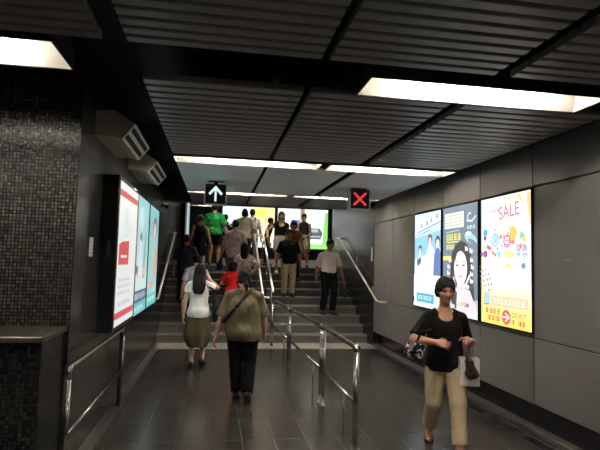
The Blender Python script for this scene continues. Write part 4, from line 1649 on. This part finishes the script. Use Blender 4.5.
            S.cone(an + V3(0, 0, -0.012), fa(-0.040, -0.045), 0.023 * s, 0.026 * s, 0.02)
            S.cone(fa(-0.040, -0.045), fa(0.095, -0.052), 0.026 * s, 0.024 * s, 0.02)
            S.cone(an + V3(0, 0, -0.02), fa(0.095, -0.052), 0.022 * s, 0.022 * s, 0.02)
            S.cone(fa(0.095, -0.052), tu(0.172, -0.054), 0.026 * s, 0.019 * s, 0.02)
            X, Y, Z = S.ax[0][:, None, None], S.ax[1][None, :, None], S.ax[2][None, None, :]
            up_ = V3(fwd_[0] * math.sin(p), fwd_[1] * math.sin(p), math.cos(p))
            c1 = fa(0.02, -0.084)
            S.v = np.maximum(S.v, -((X - c1[0]) * up_[0] + (Y - c1[1]) * up_[1] + (Z - c1[2]) * up_[2]).astype(np.float32))
            S.above(an[2] + 0.02)
            S.build('shoe', sh['mat'], t)
    t_info = dict(obj=t, shirt=T, bottom=B, SH=SH, AR=AR, hz=hz, nb=nb, hc=hc, s=s, loc=V3(*loc), face=R(face))
    return t_info


def local(info_or_loc, face, w):
    """World point to a person's local frame."""
    d = V3(*w) - V3(*info_or_loc)
    c, s_ = math.cos(-R(face)), math.sin(-R(face))
    return (d[0] * c - d[1] * s_, d[0] * s_ + d[1] * c, d[2])


def ribbon(pts, w, th, name, mat, parent, up):
    """A flat strap of width w and thickness th along pts; up gives the outward side."""
    m = MB()
    P = [Vector(p) for p in pts]
    secs = []
    for i, p in enumerate(P):
        d = (P[min(i + 1, len(P) - 1)] - P[max(i - 1, 0)]).normalized()
        n = Vector(up[i]) if isinstance(up[0], (tuple, list, np.ndarray)) else Vector(up)
        n = (n - d * n.dot(d)).normalized()
        b = d.cross(n) * (w / 2)
        secs.append([m.bm.verts.new(q) for q in (p + b, p - b, p - b + n * th, p + b + n * th)])
    fs = []
    for a, b in zip(secs, secs[1:]):
        for k in range(4):
            fs.append(m.bm.faces.new([a[k], a[(k + 1) % 4], b[(k + 1) % 4], b[k]]))
    fs.append(m.bm.faces.new(secs[0]))
    fs.append(m.bm.faces.new(secs[-1][::-1]))
    m._mark(fs)
    return m.build(name, mat, parent)


SKA = (186, 140, 112)
SKB = (172, 124, 98)
SKC = (200, 158, 130)

# 1 ---- woman walking towards the camera on the right
L1, F1 = (2.12, 4.45, 0), 166
lw_ = lambda *w: local(L1, F1, w)
W1 = person('woman in black top and khaki trousers walking forward with bags, nearest on the right', L1, F1, 1.54, 1.04, 1.10,
            legs=((0.0, 0.25, 0, 0), (0.012, -0.22, 0, 30)),
            arms=(dict(hand=lw_(2.285, 4.33, 0.985), pole=(-0.25, -1, -0.3), hdir=(0.1, 0.75, 0.12), palm=(0.6, 0, -0.7), thumb=(0.6, 0, 0.6), curl=62),
                  dict(hand=lw_(1.955, 4.265, 0.975), pole=(1, -0.55, -0.1), hdir=(-0.9, 0.25, -0.12), palm=(-0.2, -0.8, -0.4), thumb=(0, 0.3, 1), curl=40)),
            top=dict(mat=cloth((16, 16, 18)), hem=-0.055, sleeve=0.86, ease=0.017, flare=0.006, neck=0.022, belly=0.012, name='blouse', seed=4, wr=0.0014),
            bottom=dict(type='trousers', mat=cloth((178, 162, 132)), ease=0.013, length=0.90, hem=0.039, waist=0.06),
            shoes=dict(sandal=True, mat=pmat('sandal_sole', (0.03, 0.025, 0.02), 0.6), strap=pmat('sandal_strap', (0.25, 0.17, 0.12), 0.5)),
            hair=dict(style='short', vol=0.015, fringe=0.013, curl=1), head=(7, 4), res=0.0068, skin_rgb=(196, 146, 116), face_on=True, female=True)
# bags she carries
hb = thing('handbag', 'black shoulder bag with white flowers under the right-hand woman\'s bent arm', 'handbag', L1, R(F1))
bc = V3(*lw_(1.815, 4.40, 0.895))
Fb = Field(bc - V3(0.16, 0.2, 0.2), bc + V3(0.16, 0.2, 0.2), 0.008)
Fb.loft([(bc[2] - 0.075, bc[0], bc[1], 0.075, 0.075), (bc[2] - 0.03, bc[0], bc[1], 0.098, 0.085), (bc[2] + 0.02, bc[0], bc[1], 0.090, 0.08), (bc[2] + 0.065, bc[0], bc[1], 0.06, 0.055)], 0.01)
Fb.build('bag_body', patterned('black_floral_print', (14, 13, 15), [(225, 220, 222), (120, 105, 120)], 22, 0.55, 0.5), hb)
shr = W1['SH'][1]
sp = [bc + V3(0, 0.05, 0.06), bc + V3(-0.045, 0.06, 0.17), shr + V3(-0.03, 0.075, -0.09), shr + V3(-0.042, 0.05, 0.008), shr + V3(-0.038, 0.0, 0.050), shr + V3(-0.03, -0.06, 0.0), bc + V3(-0.03, -0.10, 0.17), bc + V3(0, -0.05, 0.06)]
ribbon(sp, 0.022, 0.004, 'strap', pmat('black_leather', (0.012, 0.012, 0.012), 0.4), hb, [(0, 1, 0), (0, 1, 0), (0, 1, 0.2), (0, 0.7, 0.7), (0, 0, 1), (0, -1, 0.3), (0, -1, 0), (0, -1, 0)])
for q in (sp[2], bc + V3(0, 0.05, 0.075)):
    MB().tube([tuple(V3(*q) + V3(-0.012, 0.006, 0)), tuple(V3(*q) + V3(0.012, 0.006, 0))], 0.011, 8).build('buckle', M_STEEL, hb)

pb = thing('paper_bag', 'white paper carrier bag hanging from the right-hand woman\'s left hand', 'paper bag', L1, R(F1))
wr1 = W1['AR'][0][1]
pc = V3(*lw_(2.30, 4.33, 0.0))
gx, gy = wr1[0] + 0.035, wr1[1] + 0.07
m = MB()
x0, x1, y0, y1 = gx - 0.085 - 0.03, gx + 0.085 - 0.03, gy - 0.03, gy + 0.045
zt, zb = 0.845, 0.60
t2 = 0.003
A = [(x0, y0), (x1, y0), (x1, y1), (x0, y1)]
m.box(x0, y0, zb, x1, y1, zb + t2)
m.box(x0, y0, zb, x1, y0 + t2, zt)
m.box(x0, y1 - t2, zb, x1, y1, zt)
m.prism([(y0, zb), (y1, zb), (y1, zt), ((y0 + y1) / 2, zt - 0.01), (y0, zt)], 'x', x0, x0 + t2)
m.prism([(y0, zb), (y1, zb), (y1, zt), ((y0 + y1) / 2, zt - 0.01), (y0, zt)], 'x', x1 - t2, x1)
m.build('bag_body', pmat('white_paper', (0.80, 0.76, 0.68), 0.7, 0, 0.3, 0.05, 12), pb)
m = MB()
for yy in (y0 + 0.002, y1 - 0.002):
    m.tube(fillet([(x0 + 0.045, yy, zt - 0.02), (x0 + 0.055, yy, zt + 0.07), (gx - 0.03, gy - 0.01, 0.955), (x1 - 0.055, yy, zt + 0.07), (x1 - 0.045, yy, zt - 0.02)], 0.03), 0.0028, 6)
m.build('handle', pmat('cord_white', (0.5, 0.47, 0.42), 0.8), pb)
pu = thing('plastic_bag', 'twisted maroon plastic bag with pink neck held before the white paper bag', 'plastic bag', L1, R(F1))
c = V3(gx - 0.02, gy + 0.085, 0.0)
Fp = Field(c + V3(-0.12, -0.1, 0.6), c + V3(0.12, 0.1, 1.05), 0.006)
Fp.cone(c + V3(0.015, -0.045, 0.90), c + V3(0.005, 0, 0.82), 0.018, 0.030, 0.01)
Fp.cone(c + V3(0.005, 0, 0.82), c + V3(-0.012, 0.0, 0.725), 0.030, 0.052, 0.02)
Fp.ell(c + V3(-0.02, 0, 0.715), (0.062, 0.04, 0.040), 0.02)
Fp.wrinkle(0.0024, 75, 9)
Fp.build('bag_body', pmat('maroon_plastic', (0.045, 0.014, 0.014), 0.32, 0, 0.5, 0.4, 30), pu)
Fp = Field(c + V3(-0.12, -0.14, 0.8), c + V3(0.12, 0.12, 1.1), 0.006)
Fp.cone(c + V3(0.015, -0.045, 0.88), c + V3(0.01, -0.03, 0.955), 0.019, 0.024, 0.01)
Fp.ell(c + V3(0.0, -0.02, 0.975), (0.036, 0.026, 0.028), 0.02)
Fp.ell(c + V3(-0.018, -0.005, 1.005), (0.026, 0.022, 0.02), 0.02)
Fp.wrinkle(0.004, 80, 12)
Fp.build('knotted_neck', patterned('pink_plastic', (205, 160, 150), [(235, 205, 195), (180, 95, 90)], 35, 0.55, 0.4), pu)

# 2 ---- broad person in olive shirt walking away
L2_, F2 = (0.355, 6.15, 0), -4
W2 = person('broad person in olive T-shirt and black trousers walking away, nearest figure in the middle', L2_, F2, 1.56, 1.32, 1.42,
            legs=((0.035, 0.10, 0, 0), (-0.02, -0.13, 0, 32)),
            arms=(dict(swing=-0.02, out=0.055, curl=30), dict(swing=0.07, out=0.02, curl=35)),
            top=dict(mat=cloth((108, 102, 74)), hem=-0.075, sleeve=0.92, ease=0.022, flare=0.004, belly=0.03, wr=0.0036, wf=22, seed=11, name='t_shirt', sl_ease=1.0),
            bottom=dict(type='trousers', mat=cloth((17, 17, 18)), ease=0.012, length=0.98, hem=0.040, waist=0.0),
            hair=dict(style='pony', vol=0.006), head=(4, -12), res=0.0075, skin_rgb=SKA, lean=2)
cb = thing('crossbody_bag', 'small black bag on a strap across the back of the olive T-shirt', 'shoulder bag', L2_, R(F2))
TS = W2['shirt']
pts, ups = [], []
nbz, hz2 = W2['nb'][2], W2['hz']
p0 = V3(0.085, 0, nbz + 0.03)
p1 = V3(-0.215, 0, hz2 + 0.135)
for k in range(15):
    q = p0 + (p1 - p0) * k / 14
    y = TS.surf_y(q[0], q[2], -1)
    if y is None:
        continue
    pts.append((q[0], y - 0.003, q[2]))
    ups.append((-0.1 if k < 11 else -0.6, -1, 0.5 if k < 2 else 0.05))
ribbon(pts, 0.036, 0.006, 'strap', pmat('black_webbing', (0.012, 0.012, 0.012), 0.7), cb, ups)
e0 = V3(*pts[-4])
Fb = Field(e0 - V3(0.2, 0.2, 0.2), e0 + V3(0.2, 0.2, 0.2), 0.008)
q0, q1 = V3(*pts[9]), V3(*pts[-1])
Fb.cone(q0 + V3(0, -0.012, 0), q1 + V3(-0.01, -0.012, -0.02), 0.020, 0.036, 0.01)
Fb.build('bag_body', pmat('black_nylon', (0.014, 0.014, 0.014), 0.6, 0, 0.4, 0.3, 40, 0.3), cb)

# 3 ---- woman in white top and olive cropped trousers
L3 = (-0.235, 8.12, 0)
W3 = person('woman with long black hair in white top and olive cropped trousers walking away', L3, -3, 1.60, 0.98, 1.0,
            legs=((0.0, 0.02, 0, 0), (-0.02, 0.11, 0, 12)),
            arms=(dict(swing=0.02, out=0.02, curl=30), dict(hand=(0.135, 0.10, 1.345), pole=(0.5, -0.15, -1), hdir=(-0.6, 0.5, 0.4), palm=(-0.4, -0.6, -0.2), thumb=(0, 0.5, 1), curl=60)),
            top=dict(mat=cloth((236, 231, 228)), hem=-0.055, sleeve=0.42, ease=0.014, flare=0.004, name='blouse', seed=3),
            bottom=dict(type='skirt', name='cropped_trousers', mat=cloth((88, 80, 58)), hemz=0.19, hw=0.090, hd=0.085, mid=(0.29, 0.135, 0.10), ripple=0.011, folds=7, waist=0.05),
            hair=dict(style='long', length=0.225, width=0.10), res=0.009, skin_rgb=SKC, female=True,
            shoes=dict(mat=SOLE_M))
sb = thing('shoulder_bag', 'long black shoulder bag hanging at the right side of the white top', 'shoulder bag', L3, R(-3))
Fb = Field((0.10, -0.2, 0.6), (0.42, 0.2, 1.2), 0.01)
Fb.loft([(0.70, 0.265, 0.0, 0.045, 0.10), (0.80, 0.27, 0.0, 0.06, 0.13), (0.93, 0.262, 0.0, 0.05, 0.12), (1.06, 0.245, 0.0, 0.03, 0.09), (1.13, 0.232, 0.0, 0.018, 0.05)], 0.01)
Fb.wrinkle(0.003, 40, 2)
Fb.build('bag_body', pmat('black_cotton', (0.012, 0.012, 0.016), 0.8, 0, 0.3), sb)
s3 = W3['SH'][1]
ribbon([(0.232, 0.04, 1.12), (0.205, 0.07, 1.22), (s3[0] - 0.02, s3[1] + 0.055, s3[2]), (s3[0] - 0.025, s3[1], s3[2] + 0.055), (s3[0] - 0.02, s3[1] - 0.06, s3[2]), (0.21, -0.07, 1.2), (0.232, -0.04, 1.12)],
       0.03, 0.005, 'strap', pmat('black_cotton', (0.012, 0.012, 0.016), 0.8), sb, [(0, 1, 0), (0, 1, 0), (0, 1, 0.3), (0, 0, 1), (0, -1, 0.3), (0, -1, 0), (0, -1, 0)])


def step_z(n):
    return RISE * n


KHAKI = cloth((170, 158, 126))
BLACKC = cloth((19, 20, 23))
# 4 ---- man in black polo coming down
person('man in black polo shirt and khaki trousers coming down the stairs right of the handrail', (1.685, 11.71, step_z(5)), 180, 1.58, 1.12, 1.1,
       legs=((0, 0.0, 0, 0), (0, -0.06, 0, 0)), arms=(dict(swing=0.02, out=0.035), dict(swing=-0.02, out=0.04)),
       top=dict(mat=BLACKC, hem=-0.05, sleeve=0.85, ease=0.02, flare=0.004, name='polo_shirt', collar=BLACKC),
       bottom=dict(type='trousers', mat=KHAKI, ease=0.014, hem=0.038), hair=dict(style='short', fringe=0.02), head=(14, 0), skin_rgb=(165, 112, 88), face_on=True)
# 5 ---- man in white shirt
L5 = (2.515, 11.10, step_z(3))
W5 = person('man in pale short sleeved shirt and black trousers coming down by the right wall', L5, 188, 1.69, 1.02, 1.0,
            legs=((0, 0.03, 0, 0), (0, -0.10, 0.0, 20)), arms=(dict(swing=0.05, out=0.05, curl=55), dict(swing=-0.02, out=0.03)),
            top=dict(mat=cloth((222, 206, 200)), hem=0.015, sleeve=0.9, ease=0.02, name='shirt', collar=cloth((222, 206, 200)), wr=0.003),
            bottom=dict(type='trousers', mat=cloth((16, 16, 18)), ease=0.014, hem=0.038), hair=dict(style='short', fringe=0.0), head=(12, 12), skin_rgb=(170, 118, 92), face_on=True)
bb = thing('shopping_bag', 'dark shopping bag hanging from the hand of the man in the pale shirt', 'shopping bag', L5, R(188))
h5 = W5['AR'][0][1]
Fb = Field(h5 - V3(0.2, 0.25, 0.55), h5 + V3(0.2, 0.25, 0.15), 0.01)
Fb.loft([(h5[2] - 0.43, h5[0] - 0.02, h5[1], 0.05, 0.10), (h5[2] - 0.34, h5[0] - 0.02, h5[1], 0.06, 0.13), (h5[2] - 0.2, h5[0] - 0.02, h5[1], 0.045, 0.10), (h5[2] - 0.09, h5[0], h5[1], 0.018, 0.03)], 0.01)
Fb.wrinkle(0.005, 40, 4)
Fb.build('bag_body', pmat('dark_plastic', (0.015, 0.018, 0.016), 0.3, 0, 0.5, 0.4, 20), bb)
MB().tube([(h5[0], h5[1] - 0.02, h5[2] - 0.10), (h5[0], h5[1] - 0.01, h5[2] - 0.06), (h5[0], h5[1] + 0.01, h5[2] - 0.06), (h5[0], h5[1] + 0.02, h5[2] - 0.10)], 0.006, 6).build('handle', pmat('dark_plastic', (0.015, 0.018, 0.016), 0.3), bb)
# 6 ---- dark blue grey shirt going up on the left
person('person in dark blue grey shirt going up the stairs close to the left handrail', (-0.655, 11.41, step_z(4)), -6, 1.53, 1.18, 1.1,
       legs=((0, -0.05, 0, 10), (0, 0.10, RISE, 0)), arms=(dict(swing=0.03, out=0.03), dict(swing=0.08, out=0.03)),
       top=dict(mat=cloth((52, 58, 72)), hem=-0.06, sleeve=0.95, ease=0.022), bottom=dict(type='trousers', mat=cloth((26, 28, 36)), ease=0.014, hem=0.042), hair=dict(style='short'), head=(8, 0), skin_rgb=SKA)
# 7 ---- grey white T-shirt, half hidden
person('person in pale grey T-shirt on the lowest step in front of the long haired woman', (-0.385, 10.53, step_z(1)), 0, 1.60, 1.02, 1.0,
       legs=((0, -0.03, 0, 8), (0, 0.10, RISE, 0)), arms=(dict(swing=0.02, out=0.03), dict(hand=(0.24, 0.22, 0.95), curl=45)),
       top=dict(mat=cloth((190, 188, 190)), hem=-0.05, sleeve=0.75, ease=0.018, name='t_shirt'), bottom=dict(type='trousers', mat=cloth((24, 25, 30)), ease=0.012), hair=dict(style='short'), head=(6, 0), skin_rgb=SKA)
# 8 ---- child in red
L8 = (0.36, 10.72, step_z(2))
person('child in bright red top going up the stairs ahead of the olive T-shirt', L8, -25, 1.30, 1.0, 1.05,
       legs=((0, -0.03, 0, 8), (0, 0.10, RISE, 0)), arms=(dict(hand=(-0.19, 0.14, 0.82), curl=40), dict(swing=0.05, out=0.03)),
       top=dict(mat=cloth((205, 36, 38)), hem=-0.05, sleeve=0.7, ease=0.016, name='t_shirt'), bottom=dict(type='shorts', mat=cloth((40, 42, 50)), length=0.9), hair=dict(style='bob'), head=(4, -20), skin_rgb=SKC)
# 9 ---- floral top
FLORAL = patterned('floral_print', (208, 190, 186), [(135, 105, 110), (230, 222, 214), (178, 128, 130)], 24, 0.55, 0.8)
person('woman with long black hair in floral blouse climbing left of the stair handrails', (0.615, 11.16, step_z(3)), -4, 1.55, 1.02, 1.0,
       legs=((0, -0.03, 0, 8), (0, 0.10, RISE, 0)), arms=(dict(swing=0.06, out=0.03), dict(hand=(0.20, 0.10, 0.92), pole=(1, -0.6, 0), curl=40)),
       top=dict(mat=FLORAL, hem=-0.05, sleeve=0.5, ease=0.016, name='blouse'), bottom=dict(type='trousers', mat=cloth((24, 23, 26)), ease=0.012), hair=dict(style='long', length=0.16, width=0.085), skin_rgb=(205, 165, 130), female=True)
# 10 ---- pink grey patterned top
CHECK = patterned('pink_grey_print', (190, 164, 164), [(215, 195, 194), (158, 132, 138)], 38, 0.54, 0.8)
L10 = (0.435, 12.02, step_z(6))
W10 = person('woman with short dark hair in pink grey patterned top on the upper stairs', L10, 0, 1.61, 1.12, 1.05,
             legs=((0, -0.03, 0, 8), (0, 0.10, RISE, 0)), arms=(dict(swing=0.04, out=0.06), dict(swing=0.06, out=0.05)),
             top=dict(mat=CHECK, hem=-0.09, sleeve=1.1, ease=0.024, flare=0.008, name='blouse', wr=0.003), bottom=dict(type='trousers', mat=cloth((112, 104, 100)), ease=0.016, hem=0.042), hair=dict(style='short', vol=0.004), head=(2, 0), skin_rgb=SKC, female=True)
tb = thing('tote_bag', 'blue denim bag hanging at the left side of the pink grey patterned top', 'tote bag', L10, 0)
h10 = W10['AR'][0][1]
Fb = Field(h10 - V3(0.2, 0.25, 0.45), h10 + V3(0.2, 0.25, 0.1), 0.011)
Fb.loft([(h10[2] - 0.38, h10[0] - 0.03, h10[1], 0.07, 0.12), (h10[2] - 0.25, h10[0] - 0.03, h10[1], 0.075, 0.12), (h10[2] - 0.12, h10[0] - 0.015, h10[1], 0.03, 0.09)], 0.01)
Fb.build('bag_body', cloth((58, 78, 108)), tb)
MB().tube(fillet([(h10[0] - 0.01, h10[1] - 0.07, h10[2] - 0.14), (h10[0], h10[1], h10[2] - 0.05), (h10[0] - 0.01, h10[1] + 0.07, h10[2] - 0.14)], 0.03), 0.008, 6).build('handle', cloth((58, 78, 108)), tb)
# 11 ---- green T-shirt
GREEN = patterned('green_shirt', (22, 138, 62), [(26, 148, 68)], 14, 0.5, 0.8)
W11 = person('man in bright green T-shirt and black shorts standing at the top of the stairs', (-0.065, 13.16, LAND), -8, 1.60, 1.22, 1.15,
             legs=((0, 0.03, 0, 0), (0.03, -0.04, 0, 0)), arms=(dict(swing=0.08, out=0.03), dict(swing=-0.03, out=0.05)),
             top=dict(mat=GREEN, hem=-0.05, sleeve=0.95, ease=0.026, name='t_shirt', wr=0.003), bottom=dict(type='shorts', mat=cloth((14, 14, 16)), length=0.85, ease=0.018), hair=dict(style='short'), head=(0, 35), skin_rgb=SKA, shoes=dict(mat=pmat('brown_sandal', (0.09, 0.05, 0.03), 0.5)))
ch = [o for o in W11['obj'].children if o.name.startswith('t_shirt')][0]
m = MB()
for (x, z, w_, h_) in ((-0.06, 0.14, 0.09, 0.012), (-0.05, 0.05, 0.07, 0.05), (0.06, 0.03, 0.05, 0.045), (0.0, 0.06, 0.03, 0.03)):
    zz = W11['hz'] + z * 1.6
    y = W11['shirt'].surf_y(x, zz, -1)
    if y is not None:
        m.box(x - w_ / 2, y - 0.012, zz - h_ / 2, x + w_ / 2, y + 0.01, zz + h_ / 2, 0.004)
m.build('print', cloth((170, 185, 150)), ch)
# 12 ---- black dress, long brown hair
L12 = (-0.395, 12.31, step_z(7))
person('woman with long brown hair in black dress near the left top of the stairs', L12, 4, 1.56, 0.98, 0.95,
       legs=((0, -0.03, 0, 8), (0, 0.10, RISE, 0)), arms=(dict(swing=0.04, out=0.05), dict(swing=0.02, out=0.05)),
       top=dict(mat=BLACKC, hem=-0.02, sleeve=0, ease=0.012, name='dress_top', neck=0.015), bottom=dict(type='skirt', mat=BLACKC, hemz=0.36, hw=0.118, hd=0.09), hair=dict(style='long', length=0.2, mat=HAIR_B, width=0.09), skin_rgb=SKC, female=True)
rb = thing('handbag', 'red handbag at the left side of the woman in the black dress', 'handbag', L12, R(4))
Fb = Field((-0.4, -0.25, 0.6), (-0.05, 0.25, 1.1), 0.011)
Fb.loft([(0.76, -0.25, 0.0, 0.045, 0.10), (0.85, -0.25, 0.0, 0.05, 0.11), (0.96, -0.24, 0.0, 0.03, 0.09)], 0.01)
Fb.build('bag_body', pmat('red_leather', lin((160, 28, 38)), 0.45), rb)
ribbon([(-0.235, 0.05, 0.95), (-0.20, 0.07, 1.12), (-0.165, 0.055, 1.25), (-0.15, 0.0, 1.305), (-0.165, -0.06, 1.25), (-0.20, -0.07, 1.12), (-0.235, -0.05, 0.95)], 0.02, 0.005, 'strap', pmat('red_leather', (0.3, 0.01, 0.02), 0.45), rb,
       [(0, 1, 0), (0, 1, 0), (0, 1, 0.3), (0, 0, 1), (0, -1, 0.3), (0, -1, 0), (0, -1, 0)])
# 13, 14 ---- pair before the white poster
person('man in beige shirt seen from behind before the white poster on the landing', (0.765, 14.2, LAND), 0, 1.60, 1.08, 1.05,
       top=dict(mat=cloth((208, 196, 172)), hem=-0.06, sleeve=0.9, ease=0.022), bottom=dict(type='trousers', mat=cloth((40, 40, 46))), hair=dict(style='bob'), skin_rgb=SKA)
L14 = (1.02, 14.85, LAND)
person('person in light shirt with patterned backpack standing beside the beige shirt on the landing', L14, -6, 1.67, 1.02, 1.0,
       top=dict(mat=cloth((200, 196, 190)), hem=-0.06, sleeve=0.8, ease=0.02), bottom=dict(type='trousers', mat=cloth((96, 100, 108))), hair=dict(style='short'), skin_rgb=SKC)
bp_ = thing('backpack', 'grey and white patterned backpack on the light shirted person on the landing', 'backpack', L14, R(-6))
Fb = Field((-0.2, -0.38, 0.8), (0.2, -0.05, 1.4), 0.011)
Fb.loft([(0.92, 0.0, -0.20, 0.13, 0.06), (1.05, 0.0, -0.205, 0.14, 0.075), (1.22, 0.0, -0.195, 0.125, 0.06), (1.31, 0.0, -0.18, 0.09, 0.04)], 0.02)
Fb.build('bag_body', patterned('backpack_print', (150, 150, 140), [(45, 48, 50), (205, 205, 195)], 20, 0.55, 0.7), bp_)
for sd in (-1, 1):
    ribbon([(sd * 0.08, -0.17, 1.27), (sd * 0.09, -0.07, 1.405), (sd * 0.095, 0.03, 1.40), (sd * 0.10, 0.11, 1.28)], 0.035, 0.008, 'strap', pmat('black_webbing', (0.012, 0.012, 0.012), 0.7), bp_, [(0, -0.5, 1), (0, -0.3, 1), (0, 0.4, 1), (0, 1, 0.3)])
# 15 ---- woman in black top, white skirt
person('woman with long hair in black top and white shorts coming down beside the middle handrail', (1.60, 12.63, step_z(8)), 176, 1.57, 1.0, 1.0,
       legs=((0, -0.05, 0, 0), (0, 0.02, 0, 0)), arms=(dict(swing=0.05, out=0.03, curl=40), dict(hand=(0.34, 0.20, 0.93), pole=(1, -0.3, -0.2), hdir=(0.3, 0.8, -0.4), palm=(-0.3, 0, -1), curl=50)),
       top=dict(mat=BLACKC, hem=-0.01, sleeve=0.22, ease=0.014, vneck=0.02, neck=0.01, name='blouse'), bottom=dict(type='shorts', mat=cloth((206, 198, 184)), length=0.72, ease=0.02),
       hair=dict(style='long', length=0.17, mat=HAIR_B, width=0.08), head=(8, 12), skin_rgb=(198, 148, 118), face_on=True, female=True, shoes=dict(mat=cloth((215, 212, 205))))
# 16 ---- man in black vest
person('person in black sleeveless top and khaki shorts looking down before the green poster', (2.27, 13.12, LAND), 172, 1.42, 0.98, 1.0,
       arms=(dict(hand=(-0.13, 0.20, 0.80), curl=40), dict(hand=(0.10, 0.22, 0.82), curl=40)),
       top=dict(mat=BLACKC, hem=-0.03, sleeve=0.0, ease=0.016, name='vest_top'), bottom=dict(type='shorts', mat=cloth((186, 176, 140)), length=0.95, ease=0.02), hair=dict(style='short', fringe=0.0), head=(20, 0), skin_rgb=(196, 146, 116), face_on=True)
# 17 ---- child in red-brown between
person('person in red brown top half hidden behind the black polo shirt', (1.87, 12.28, step_z(7)), 172, 1.50, 1.0, 1.0,
       arms=(dict(swing=0.03, out=0.05), dict(swing=0.03, out=0.05)),
       top=dict(mat=cloth((142, 74, 62)), hem=-0.05, sleeve=0.3, ease=0.014, name='blouse'), bottom=dict(type='trousers', mat=cloth((30, 28, 30))), hair=dict(style='bob', fringe=-0.03), head=(32, 0), skin_rgb=(205, 140, 105), face_on=True, female=True)
# 18, 19 ---- heads farther back on the landing
person('person in black shirt bending forward before the yellow poster on the landing', (1.42, 14.55, LAND), -100, 1.40, 1.0, 1.0, lean=14,
       top=dict(mat=BLACKC, hem=-0.05, sleeve=0.8, ease=0.016), bottom=dict(type='trousers', mat=cloth((28, 28, 30))), hair=dict(style='short', vol=0.006), skin_rgb=SKB)
person('person in black and white top behind the green T-shirt on the landing', (0.24, 14.75, LAND), 10, 1.47, 0.95, 1.0,
       top=dict(mat=patterned('black_white_stripe', (18, 18, 20), [(215, 215, 215)], 9, 0.56, 0.8), hem=-0.05, sleeve=0.7, ease=0.016), bottom=dict(type='trousers', mat=cloth((28, 28, 30))), hair=dict(style='short'), skin_rgb=SKB)
# ------------------------------------------------------------------ camera and world
cam = bpy.data.cameras.new('camera')
cam.sensor_width = 36
cam.lens = 503.44 / 600 * 36
cam.clip_start = 0.05
co = bpy.data.objects.new('camera', cam)
link(co)
yaw, pit, rol = 0.163496, 0.074365, 0.0261492
fwd = Vector((math.sin(yaw) * math.cos(pit), math.cos(yaw) * math.cos(pit), math.sin(pit)))
rt = Vector((math.cos(yaw), -math.sin(yaw), 0))
up = rt.cross(fwd)
r2 = rt * math.cos(rol) + up * math.sin(rol)
u2 = -rt * math.sin(rol) + up * math.cos(rol)
mw = Matrix(((r2.x, u2.x, -fwd.x, 0), (r2.y, u2.y, -fwd.y, 0), (r2.z, u2.z, -fwd.z, 1.65), (0, 0, 0, 1)))
co.matrix_world = mw
SC.camera = co

w = bpy.data.worlds.new('world')
SC.world = w
w.use_nodes = True
w.node_tree.nodes['Background'].inputs['Color'].default_value = (0.02, 0.02, 0.02, 1)
w.node_tree.nodes['Background'].inputs['Strength'].default_value = 0.0
SC.view_settings.view_transform = 'Standard'
SC.view_settings.look = 'None'
SC.view_settings.gamma = 1
SC.view_settings.use_curve_mapping = False
SC.view_settings.exposure = 0.2
SC.cycles.use_denoising = True
SC.cycles.max_bounces = 8
SC.cycles.sample_clamp_indirect = 0
